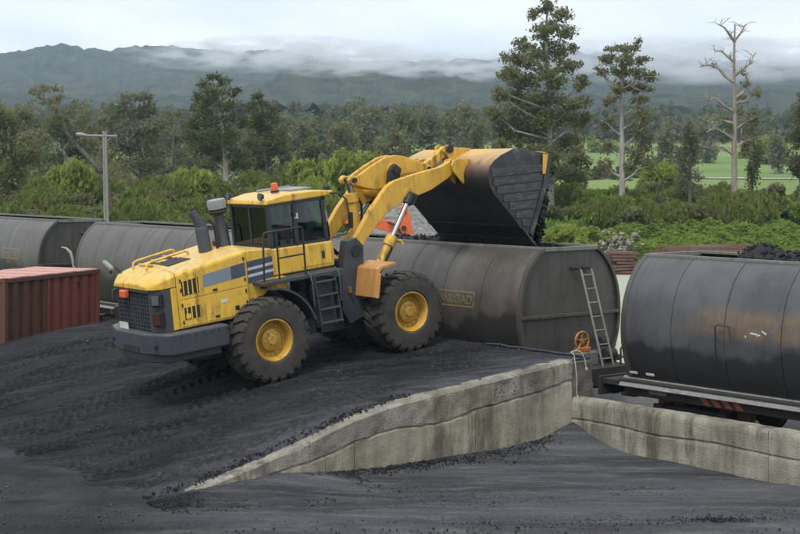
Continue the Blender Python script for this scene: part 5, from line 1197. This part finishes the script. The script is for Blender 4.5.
px_tree('pale_tree', 'pale thin twigged tree between the round tree and the dark conifers', 'tree', 150, [(172, 205), (172, 170), (174, 140), (176, 118)], 3.5, [(172, 112, 10, 6), (184, 120, 10, 7), (164, 122, 10, 8), (176, 134, 14, 9), (190, 140, 10, 9), (162, 144, 11, 9), (178, 154, 16, 10), (166, 168, 12, 8), (188, 166, 10, 9)], 'leaf_grey', 'bark', .75, .2, 12)
px_tree('conifer_tree', 'tall dark conifer with pale trunk left of the loader cab', 'tree', 145, [(227, 205), (226, 180), (226, 160), (222, 130), (217, 100), (215, 80)], 4.6,
        [(215, 77, 9, 5), (224, 82, 8, 5), (206, 84, 9, 6), (218, 92, 14, 7), (232, 92, 9, 5), (238, 90, 5, 3), (202, 98, 10, 7), (214, 106, 17, 8), (232, 106, 12, 7), (198, 114, 12, 8), (218, 120, 19, 9), (238, 120, 12, 8), (196, 130, 12, 8), (214, 136, 18, 9), (234, 136, 15, 9), (199, 148, 12, 9), (218, 152, 17, 8), (238, 152, 14, 9), (204, 166, 12, 7), (240, 166, 12, 7)], 'leaf_dark', 'bark_pale', 1.35, .22, 13)
px_tree('conifer_tree', 'shorter dark conifer just right of the tall pale trunk conifer', 'tree', 150, [(266, 205), (266, 170), (264, 140), (262, 110)], 3.5,
        [(262, 97, 8, 5), (268, 105, 10, 6), (254, 108, 9, 6), (264, 118, 14, 8), (278, 118, 8, 6), (252, 126, 10, 8), (268, 132, 16, 9), (282, 138, 9, 8), (254, 144, 12, 9), (270, 150, 16, 9), (284, 156, 8, 7), (258, 164, 13, 7)], 'leaf_dark', 'bark', 1.35, .22, 14)
px_tree('edge_tree', 'dark tree cut off by the right edge of the picture', 'tree', 118, [(802, 200), (802, 160), (803, 130), (804, 105)], 4, [(801, 98, 6, 5), (806, 108, 10, 8), (797, 116, 8, 7), (803, 128, 12, 9), (794, 138, 8, 8), (805, 144, 12, 9), (796, 156, 9, 8), (806, 166, 12, 9), (795, 172, 8, 7)], 'leaf_dark', 'bark_dark', 1.4, .2, 15)
px_tree('young_tree', 'loose grey green young tree left of the dead tan tree', 'tree', 130, [(690, 200), (690, 170), (689, 140), (688, 125)], 2, auto_lobes(689, 122, 186, 20, 7, rs, 'cone'), 'leaf_grey', 'bark', .6, .18, 16)
px_tree('young_tree', 'small dark tree directly right of the dead tan trunk', 'tree', 128, [(752, 195), (752, 160), (751, 130)], 1.8, auto_lobes(752, 125, 182, 11, 6, rs, 'column'), 'leaf_dark', 'bark', .8, .18, 17)
px_tree('young_tree', 'bushy dark young tree at the foot of the bucket tree', 'tree', 135, [(576, 205), (576, 180), (575, 160)], 1.8, auto_lobes(574, 150, 192, 15, 5, rs, 'round'), 'leaf_dark', 'bark', .9, .2, 18)
px_tree('dark_tree', 'low dark tree in the far left corner of the wood', 'tree', 150, [(14, 205), (14, 170), (13, 130)], 3.5, auto_lobes(12, 112, 185, 30, 7, rs, 'round'), 'leaf_olive', 'bark_dark', 1.2, .24, 19)
px_tree('dark_tree', 'dark bushy tree behind the limbs of the leaning tree', 'tree', 165, [(66, 205), (66, 170), (66, 140)], 3.5, auto_lobes(66, 122, 185, 30, 7, rs, 'round'), 'leaf_dark', 'bark_dark', .9, .26, 20)
# mid-distance trees between the conifers and the bucket: nothing tells them apart
GT = 'trees in the middle distance behind the scrub'
LT = 'rounded grey green tree of the middle distance, behind the scrub bank'
mids = [(300, 128, 172, 22, 200, 'leaf_grey'), (322, 118, 160, 20, 260, 'leaf_grey'), (345, 132, 172, 20, 210, 'leaf_olive'), (316, 142, 178, 18, 170, 'leaf_dark'), (372, 116, 158, 24, 270, 'leaf_grey'),
        (392, 132, 168, 18, 220, 'leaf_olive'), (410, 112, 150, 22, 290, 'leaf_dark'), (430, 118, 150, 20, 260, 'leaf_grey'), (452, 108, 150, 22, 300, 'leaf_olive'), (470, 114, 152, 20, 250, 'leaf_grey'), (482, 130, 165, 16, 210, 'leaf_dark'),
        (355, 110, 145, 20, 330, 'leaf_dark'), (285, 122, 150, 22, 300, 'leaf_olive'), (30, 118, 170, 24, 210, 'leaf_grey'), (90, 112, 165, 26, 230, 'leaf_olive'), (200, 130, 180, 24, 190, 'leaf_olive'), (250, 128, 178, 26, 210, 'leaf_olive'), (160, 126, 178, 26, 205, 'leaf_olive'),
        (672, 128, 175, 15, 230, 'leaf_grey'), (705, 128, 162, 14, 310, 'leaf_grey'), (780, 138, 168, 14, 260, 'leaf_grey'), (765, 126, 150, 14, 360, 'leaf_grey')]
for i, (cx, yt, yb, hw, Y, lf) in enumerate(mids):
    px_tree('distant_tree', '%s tree of the middle distance %s' % ({'leaf_grey': 'rounded grey green', 'leaf_olive': 'rounded olive', 'leaf_dark': 'rounded dark green'}[lf], zone(cx, Y, 170, 360).replace('front row', 'nearest').replace('middle row', 'midway').replace('back row', 'farthest')), 'tree', Y, [(cx, yb + 6), (cx, (yt + yb) / 2), (cx + 1, yt + 8)], 2.2, auto_lobes(cx, yt, yb, hw, 5, rs, 'round'), lf, 'bark', .85, .30 + Y * .0006, 100 + i, group=GT)
for i, (cx, yt, yb, hw, Y) in enumerate([(578, 142, 156, 12, 380), (598, 142, 156, 12, 385), (612, 144, 156, 8, 380), (760, 146, 160, 13, 340), (778, 147, 160, 10, 345), (745, 149, 160, 9, 340)]):
    px_tree('willow_tree', 'bright lime far field tree, ' + ['leftmost of the lime row left of the pale pole trunk', 'middle of the lime row left of the pale pole trunk', 'nearest the pale pole trunk', 'centre of the lime row right of the dead tree', 'rightmost of the lime row right of the dead tree', 'next to the dead tan trunk'][i], 'tree', Y, [(cx, yb + 3), (cx, (yt + yb) / 2)], 1.2, auto_lobes(cx, yt, yb, hw, 3, rs, 'round'), 'leaf_lime', 'bark', 1.1, .5, 140 + i, group='lime green trees in the far fields')

# --- scrub: bushes copied from a few meshes
def bush_mesh(seed, n, R_, H_, kind):
    r2 = np.random.RandomState(seed)
    if kind == 'broom':
        a = r2.uniform(0, 2 * np.pi, n); rad = R_ * np.sqrt(r2.uniform(0, 1, n)); hh = H_ * np.sqrt(np.clip(1 - (rad / R_) ** 2 * .8, 0, 1)) * (.72 + .4 * fbm(rad * np.cos(a) * 1.7 + seed, rad * np.sin(a) * 1.7, seed, 3))
        f = r2.uniform(0, 1, n) ** .55; P = np.stack([rad * np.cos(a) * (.75 + .3 * f), rad * np.sin(a) * (.75 + .3 * f), hh * f], -1)
        V = leaf_quads(P, .17, r2, up=1.0, asp=2.1)
    elif kind == 'fern':
        a = r2.uniform(0, 2 * np.pi, n); rad = R_ * np.sqrt(r2.uniform(0, 1, n)); hh = H_ * np.sqrt(np.clip(1 - (rad / R_) ** 2, 0, 1)) * (.6 + .7 * fbm(rad * np.cos(a) * 2 + seed, rad * np.sin(a) * 2, seed, 3))
        P = np.stack([rad * np.cos(a), rad * np.sin(a), hh * r2.uniform(.35, 1, n)], -1); V = leaf_quads(P, .17, r2, up=.1, asp=1.6)
    else:
        cs = [(r2.uniform(-.6, .6) * R_, r2.uniform(-.6, .6) * R_, H_ * r2.uniform(.3, .8), R_ * r2.uniform(.35, .55)) for _ in range(9)]
        V = leaf_quads(np.concatenate([lobe_points(c[:3], (c[3], c[3], c[3] * .8), n // 9, r2, 6, .35) for c in cs]), .16, r2, asp=1.5)
    return quads_mesh('bush_' + kind, V)
BM = {k: [bush_mesh(s0 + i, n_, 1.5, 2.0, k) for i in range(4)] for k, n_, s0 in (('broom', 6500, 300), ('fern', 3800, 320), ('leafy', 5200, 340))}
BMM = {}
def bush(kind, mat, px, Y, w, h, rs, label, group, cat='bush'):
    i = rs.randint(0, 4); key = (kind, i, mat)
    if key not in BMM:
        me = BM[kind][i].copy(); me.materials.append(M[mat]); BMM[key] = me
    X = (px - 400) / FPX * Y
    o = bpy.data.objects.new(cat.replace(' ', '_'), BMM[key]); COL.objects.link(o)
    o.location = (X, Y, float(ground_z(X, Y)) - .12); o.scale = (w / 3.0, w / 3.0, h / 2.0); o.rotation_euler = (0, 0, rs.uniform(0, 6.28))
    tag(o, label + ' ' + zone(px, Y, *((95, 113) if kind == 'fern' else (102, 142))), cat, group); return o
rs = np.random.RandomState(21)
LB = {'b': ('feathery dark green broom bush', 'broom bushes of the scrub bank', 'broom bush'),
      'l': ('bright yellow green leafy bush', 'lime green bushes of the scrub bank', 'bush'),
      'o': ('dull olive twiggy bush in the scrub', 'olive bushes of the scrub bank', 'bush'),
      'g': ('fresh green leafy bush in the scrub', 'fresh green bushes of the scrub bank', 'bush'),
      'f': ('low fresh green fern clump on the slope', 'fern clumps on the slope', 'fern clump'),
      'r': ('small rust brown bush low in the scrub', 'rust brown bushes at the far left', 'bush')}
for k in range(74):      # right and centre: broom
    px = rs.uniform(535, 830); Y = rs.uniform(112, 140); q_ = rs.rand()
    if q_ < .55: bush('broom', 'leaf_broom', px, Y, rs.uniform(2.6, 4.4), rs.uniform(1.5, 2.7), rs, *LB['b'])
    elif q_ < .75: bush('leafy', 'leaf_olive', px, Y, rs.uniform(2.2, 3.8), rs.uniform(1.4, 2.8), rs, *LB['o'])
    elif q_ < .90: bush('leafy', 'leaf_fern', px, Y, rs.uniform(2.2, 3.6), rs.uniform(1.4, 2.5), rs, *LB['g'])
    else: bush('leafy', 'leaf_lime', px, Y, rs.uniform(1.8, 3.0), rs.uniform(1.2, 2.3), rs, *LB['l'])
for k in range(58):      # left bank
    px = rs.uniform(-25, 345); Y = rs.uniform(104, 140); kd = rs.randint(0, 5)
    if kd < 3: bush('broom', 'leaf_broom', px, Y, rs.uniform(2.6, 4.4), rs.uniform(1.8, 3.1), rs, *LB['b'])
    else: bush('leafy', 'leaf_olive', px, Y, rs.uniform(2.4, 4.0), rs.uniform(1.6, 2.8), rs, *LB['o'])
for k in range(26):      # bright tall broom behind the boom
    px = rs.uniform(250, 500); Y = rs.uniform(112, 150); bush('broom', 'leaf_lime' if rs.rand() < .4 else 'leaf_broom', px, Y, rs.uniform(3, 4.6), rs.uniform(2.6, 4.0), rs, *(LB['l'] if False else LB['b']))
for (px, Y, w, h) in ((75, 124, 3.6, 4.6), (64, 126, 3.0, 4.0), (88, 125, 2.6, 4.0), (185, 128, 3.4, 4.0), (205, 126, 3.2, 3.6), (345, 128, 4.4, 5.2), (362, 130, 4.6, 5.0), (330, 132, 4.0, 4.6), (300, 132, 4, 4.4), (385, 128, 4.2, 4.6), (660, 150, 4.2, 4.6), (672, 152, 3.6, 4.4), (650, 148, 3.4, 4.0),
                      (562, 100, 2.8, 1.9), (576, 99, 3.2, 2.0), (592, 100, 3.0, 1.9), (604, 101, 2.4, 1.5), (555, 102, 2.6, 2.0), (120, 100, 2.8, 1.4), (185, 100, 2.6, 1.3), (28, 103, 2.6, 1.3), (8, 102, 2.4, 1.2)):
    bush('leafy', 'leaf_lime', px, Y, w, h, rs, *LB['l'])
for (px, Y, w, h) in ((728, 114, 3.6, 3.0), (742, 115, 3.6, 3.1), (756, 116, 3.4, 2.8), (714, 115, 3.2, 2.7), (622, 114, 3.4, 2.6), (606, 115, 3.2, 2.5), (640, 114, 3.4, 2.6)):
    bush('broom', 'leaf_broom', px, Y, w, h, rs, *LB['b'])
for k in range(90):
    px = rs.uniform(612, 830); Y = rs.uniform(95, 113); bush('fern', 'leaf_fern', px, Y, rs.uniform(2.2, 3.6), rs.uniform(.7, 1.3), rs, *LB['f'])
for k in range(9):
    bush('leafy', 'leaf_rust', rs.uniform(4, 48), rs.uniform(104, 112), rs.uniform(1.6, 2.4), rs.uniform(1.3, 1.9), rs, *LB['r'])
# rough grass on the bank (uncountable)
n = 60000; px = rs.uniform(-30, 830, n); Y = 92 + 55 * rs.uniform(0, 1, n) ** 1.2; X = (px - 400) / FPX * Y
keep = fbm(X * .2, Y * .2, 51) > .42; X, Y = X[keep], Y[keep]
P = np.stack([X, Y, ground_z(X, Y) + rs.uniform(.0, .35, len(X))], -1)
tag(link('rough_grass', quads_mesh('rough_grass', leaf_quads(P, .26, rs, up=1.3, asp=2.2)), M['grass_blade']), 'rough bright grass covering the bank behind the train', 'grass', kind='stuff')
# hedge lines of the fields and the far wood (one mass each)
def mass(name, label, specs, leaf, lsize, per, seed, trunks=False, cat='wood'):
    r2 = np.random.RandomState(seed); P = []; m = MB()
    for (X, Y, h, w) in specs:
        z = float(ground_z(X, Y)); k = 5
        for j in range(k):
            f = (j + .6) / k; ww = w * (1 - .55 * f) * r2.uniform(.7, 1.2)
            P.append(lobe_points((X + r2.normal(0, w * .2), Y + r2.normal(0, w * .2), z + h * (.22 + .74 * f) if trunks else z + h * f * .9), (ww * .8, ww * .8, h * .17), per // k, r2, 5, .4))
        if trunks and r2.rand() < .6: m.tube([(X, Y, z), (X + r2.normal(0, .2), Y, z + h * .6)], [.32, .2], 4, cap=False)
    T = link(name, quads_mesh(name, leaf_quads(np.concatenate(P), lsize, r2, asp=1.3)), M[leaf]); tag(T, label, cat, kind='stuff')
    if trunks: m.build('trunks', M['bark_pale'], T, smooth=60)
sp = [((px - 400) / FPX * Y, Y, rs.uniform(3.2, 5.6), rs.uniform(2.2, 3.6)) for px, Y in zip(rs.uniform(-40, 330, 120), rs.uniform(150, 200, 120))]
mass('understorey', 'tangled olive undergrowth under the trees at the left', sp, 'leaf_olive', .34, 220, 33, cat='undergrowth')
sp = [((px - 400) / FPX * Y, Y, rs.uniform(3.0, 5.0), rs.uniform(2.2, 3.6)) for px, Y in zip(rs.uniform(320, 500, 60), rs.uniform(170, 240, 60))]
mass('understorey', 'tangled grey green undergrowth beyond the raised lift arms', sp, 'leaf_grey', .38, 200, 34, cat='undergrowth')
sp = []
for k in range(330):
    Y = rs.uniform(500, 575); X = rs.uniform(-430, 850 - 400 + 20) / FPX * Y * 1.02; sp.append((X, Y, rs.uniform(8, 13), rs.uniform(3.0, 5.2)))
mass('far_wood', 'dark distant wood with pale trunks along the back of the fields', sp, 'forest_leaf', .95, 260, 31, True)
sp = [((px - 400) / FPX * Y, Y + rs.normal(0, 2), rs.uniform(1.2, 2.2), rs.uniform(1.4, 2.2)) for (x0, x1, Y) in ((555, 640, 235), (640, 700, 300), (760, 820, 300), (300, 480, 320), (-20, 300, 260)) for px in np.arange(x0, x1, 4.5)]
mass('field_hedges', 'dark clipped looking hedge lines dividing the green fields', sp, 'leaf_dark', .42, 110, 32, cat='hedge')
# pale farm road beyond the scrub
for k, (xa, xb, Y) in enumerate(((570, 602, 236), (692, 745, 238), (760, 795, 236))):
    X = np.linspace((xa - 400) / FPX * Y, (xb - 400) / FPX * Y, 30); V = []
    for yy, zz_ in ((Y - 2.2, 0), (Y + 2.2, 0)): V.append(np.stack([X, yy + .6 * np.sin(X * .2), ground_z(X, np.full_like(X, yy)) + .12], -1))
    tag(link('road', np_mesh('road', np.concatenate(V), grid_faces(2, 30)[:, ::-1]), M['gravel_ground']), kind='structure')

# ------------------------------------------------------------------ yard clutter behind the train
def heap(name, label, cat, cpx, cpy, Y, rx, ry, mat, seed, cat2=None):
    c = at(cpx, cpy, Y); H = c.z + .1; a = np.linspace(0, 1, 36); b = np.linspace(0, 2 * np.pi, 60)
    A, B = np.meshgrid(a, b, indexing='ij'); Xx = A * rx * np.cos(B); Yy = A * ry * np.sin(B)
    Z = H * (1 - A) ** .95 * (1 + .25 * (fbm(Xx * 1.2, Yy * 1.2, seed) - .5)) + .12 * (fbm(Xx * 5, Yy * 5, seed + 2) - .5) * (1 - A)
    o = link(name, np_mesh(name, np.stack([Xx, Yy, Z], -1).reshape(-1, 3), grid_faces(36, 60)), M[mat], smooth=50); o.location = (c.x, Y, -.12)
    tag(o, label, cat); return o
heap('gravel_heap', 'grey gravel heap behind the wagon under the boom', 'gravel heap', 398, 186, 84, 4.9, 4, 'grey_gravel', 3)
heap('gravel_heap', 'small grey gravel heap glimpsed just left of the cab', 'gravel heap', 239, 213, 80, 1.6, 2, 'grey_gravel', 5)
heap('rubble_heap', 'pale concrete rubble heap between the two right wagons', 'rubble heap', 616, 236, 92, 1.4, 2, 'grey_gravel', 7)
r2 = np.random.RandomState(8); c = at(616, 238, 91)
P = np.stack([c.x + r2.normal(0, .6, 90), c.y + r2.normal(-.6, .5, 90), np.abs(r2.normal(1.5, .35, 90))], -1)
tag(lumps('concrete_rubble', P, r2.uniform(.08, .22, 90), M['concrete_low'], 9), 'broken concrete pieces strewn over the rubble heap', 'rubble', kind='stuff')
def rail_stack(label, px0, px1, ytop, Y, rows, layers, seed):
    r2 = np.random.RandomState(seed); a, b = at(px0, ytop, Y), at(px1, ytop, Y); L = b.x - a.x
    K = empty('rail_stack', ((a.x + b.x) / 2, Y, -.05), (0, 0, .08)); tag(K, label, 'rail stack')
    H = a.z + .05
    for i in range(layers):
        for j in range(rows):
            l_ = L * r2.uniform(.55, 1.1); z = (i + .5) * H / layers
            MB().box((r2.normal(0, L * .05), -rows * .13 + j * .27 + r2.normal(0, .03), z), (l_, .17, H / layers * .72), (0, r2.normal(0, .03), r2.normal(0, .09))).build('old_rail', M['rusty_rail'], K)
rail_stack('short stack of rusty rails behind the gap between right wagons', 606, 636, 251, 86, 6, 7, 1)
rail_stack('long flat stack of rusty rails above the right wagon', 655, 752, 245, 84, 9, 5, 2)
rail_stack('lower stack of rusty rails trailing towards the right edge', 722, 796, 250, 82, 8, 4, 3)
ws = empty('sheeted_stack', at(790, 252, 74)); ws.location.z = -.05; tag(ws, 'white sheeted stack behind the right wagon at the picture edge', 'sheeted stack')
for k in range(5):
    MB().box((.0 + .3 * math.sin(k), .0, .15 + k * .31), (3.4, 2.2, .28), (0, .01 * (k - 2), .02 * k)).build('white_sheet', M['white_sheet'], ws, bevel=.04)
# orange digger behind the wagon
dg = empty('excavator', (at(380, 230, 62).x, 62, 0)); tag(dg, 'orange excavator boom seen behind the wagon under the raised arm', 'excavator')
def L3(px, py, dy=0): p = at(px, py, 62 + dy) - Vector(dg.location); return p
def bar(nm, p, q, h, w, mat): 
    v = q - p; a = math.atan2(v.z, v.x); MB().box((p + q) / 2, (v.length, w, h), (0, -a, 0)).build(nm, M[mat], dg, bevel=.02)
bar('boom', L3(338, 216), L3(372, 222), .5, .35, 'excavator_orange'); bar('boom', L3(368, 221), L3(404, 230), .44, .36, 'excavator_orange')
MB().prism([(L3(400, 208).x, L3(400, 208).z), (L3(403, 205).x, L3(403, 205).z), (L3(408, 207).x, L3(408, 207).z), (L3(415, 240).x, L3(415, 240).z), (L3(402, 240).x, L3(402, 240).z), (L3(400, 226).x, L3(400, 226).z)], -.2, .2).build('dipper_link', M['excavator_orange'], dg, bevel=.02)
bar('ram', L3(376, 217), L3(403, 217), .11, .12, 'pale_cap')
MB().tube([L3(388, 222, -.3), L3(397, 226, -.3), L3(402, 236, -.3)], .05, 8).build('hose', M['black_part'], dg, smooth=60)
for a_, b_ in ((404, 211), (404, 228), (377, 219)): MB().lathe([(0, -.03), (.1, -.03), (.1, .03), (0, .03)], tuple(L3(a_, b_, -.24)), n=12).build('pin', M['black_part'], dg)
MB().prism([(-2.6, 1.0), (-2.6, 2.3), (-1.6, 2.9), (-.9, 2.9), (-.7, 1.9), (-.2, 1.7), (-.2, 1.0)], -.9, 1.2).build('upper_body', M['excavator_orange'], dg, bevel=.06)
for s in (-1, 1): MB().prism([(-2.6, .1), (-2.9, .45), (-2.6, .85), (.2, .85), (.5, .45), (.2, .1)], s * 1.2, s * .7).build('track', M['black_part'], dg, bevel=.04)
# lamp pole
lp_ = empty('lamp_pole', at(107, 245, 103)); lp_.location.z = float(ground_z(lp_.location.x, 103)) - .2
tag(lp_, 'grey concrete pole with a crossarm and street lamp behind the left wagons', 'lamp pole')
b0 = Vector(lp_.location); tp = at(104.6, 131, 103) - b0
for dx_ in (-.11, .11):
    MB().tube([(dx_, 0, 0), (tp.x + dx_ * .75, 0, tp.z)], [.085, .07], 10).build('post', M['pole_grey'], lp_, smooth=60)
MB().box((tp.x * .5, 0, tp.z * .5), (.16, .05, tp.z * .98), (0, math.atan2(tp.x, tp.z), 0)).build('web', M['pole_grey'], lp_)
q1, q2 = at(88, 135.5, 103) - b0, at(117, 136, 103) - b0
MB().tube([q1, q2], .075, 8).build('crossarm', M['pole_grey'], lp_, smooth=60)
MB().tube([at(107, 141, 103) - b0, at(112, 136.5, 103) - b0], .035, 6).build('brace', M['pole_grey'], lp_, smooth=60)
la_ = MB().tube([at(76, 134, 103) - b0, at(80, 134.3, 103) - b0, at(84, 135, 103) - b0, at(88, 135.5, 103) - b0], [.1, .16, .13, .06], 10).build('lamp_head', M['pale_cap'], lp_, smooth=60)
pw = empty('overhead_wires', at(105, 134, 103)); tag(pw, 'thin overhead wires running right from the lamp pole', 'wires')
for k in range(3):
    p0 = at(106 + 4 * k, 134 + k * .7, 103); p1 = at(560 + k * 14, 138 + 6 * k, 118); pts = [p0.lerp(p1, f) - Vector((0, 0, 1.0 * math.sin(math.pi * f))) - Vector(pw.location) for f in np.linspace(0, 1, 16)]
    MB().tube(pts, .012, 5).build('wire', M['black_part'], pw, smooth=60)

# ------------------------------------------------------------------ mist on the hills and haze in the valley
def mist(name, label, px, py, Y, rx, ry, rz, dens, seed):
    c = at(px, py, Y)
    me = MB().box((0, 0, 0), (2, 2, 2)).mesh(name); o = bpy.data.objects.new(name, me); COL.objects.link(o); o.location = c; o.scale = (rx, ry, rz)
    m = bpy.data.materials.new(name); m.use_nodes = True; nt = m.node_tree; nt.nodes.remove(nt.nodes.get('Principled BSDF'))
    out = nt.nodes.get('Material Output'); pv = nt.nodes.new('ShaderNodeVolumePrincipled'); pv.inputs['Color'].default_value = (.99, .99, 1, 1); pv.inputs['Anisotropy'].default_value = .8
    tc = nt.nodes.new('ShaderNodeTexCoord'); ln = nt.nodes.new('ShaderNodeVectorMath'); ln.operation = 'LENGTH'
    nz_ = nt.nodes.new('ShaderNodeTexNoise'); nz_.inputs['Scale'].default_value = 1.7; nz_.inputs['Detail'].default_value = 4; nz_.inputs['Roughness'].default_value = .55
    mp = nt.nodes.new('ShaderNodeMapping'); mp.inputs['Location'].default_value = (seed * 3.1, seed, 0); mp.inputs['Scale'].default_value = (3.0, .8, 1.3)
    nt.links.new(tc.outputs['Object'], ln.inputs[0]); nt.links.new(tc.outputs['Object'], mp.inputs[0]); nt.links.new(mp.outputs[0], nz_.inputs['Vector'])
    a = nt.nodes.new('ShaderNodeMapRange'); a.inputs[1].default_value = 1.0; a.inputs[2].default_value = .1; nt.links.new(ln.outputs['Value'], a.inputs[0])
    b = nt.nodes.new('ShaderNodeMapRange'); b.inputs[1].default_value = .43; b.inputs[2].default_value = .68; nt.links.new(nz_.outputs[0], b.inputs[0])
    mu = nt.nodes.new('ShaderNodeMath'); mu.operation = 'MULTIPLY'; nt.links.new(a.outputs[0], mu.inputs[0]); nt.links.new(b.outputs[0], mu.inputs[1])
    m2 = nt.nodes.new('ShaderNodeMath'); m2.operation = 'MULTIPLY'; m2.inputs[1].default_value = dens; nt.links.new(mu.outputs[0], m2.inputs[0])
    nt.links.new(m2.outputs[0], pv.inputs['Density']); nt.links.new(pv.outputs[0], out.inputs['Volume'])
    me.materials.append(m); tag(o, label, 'mist', kind='stuff')
    return o
mist('mist_bank', 'white mist hanging on the hill crest at the left', 275, 54, 1120, 125, 55, 15, .13, 1)
mist('mist_bank', 'white mist drifting across the saddle behind the bucket tree', 440, 67, 1260, 150, 60, 14, .12, 2)
mist('mist_bank', 'white mist covering the hill crest at the right', 705, 60, 1400, 225, 60, 25, .12, 3)
hz = MB().span((-1500, -120, -6), (1500, 2720, 330)).build('haze', None)
m = bpy.data.materials.new('haze'); m.use_nodes = True; nt = m.node_tree; nt.nodes.remove(nt.nodes.get('Principled BSDF'))
pv = nt.nodes.new('ShaderNodeVolumePrincipled'); pv.inputs['Color'].default_value = (.68, .83, 1, 1); pv.inputs['Density'].default_value = .0002; pv.inputs['Anisotropy'].default_value = .45
nt.links.new(pv.outputs[0], nt.nodes.get('Material Output').inputs['Volume']); hz.data.materials.append(m)
tag(hz, 'thin blue haze filling the valley air', 'haze', kind='stuff')
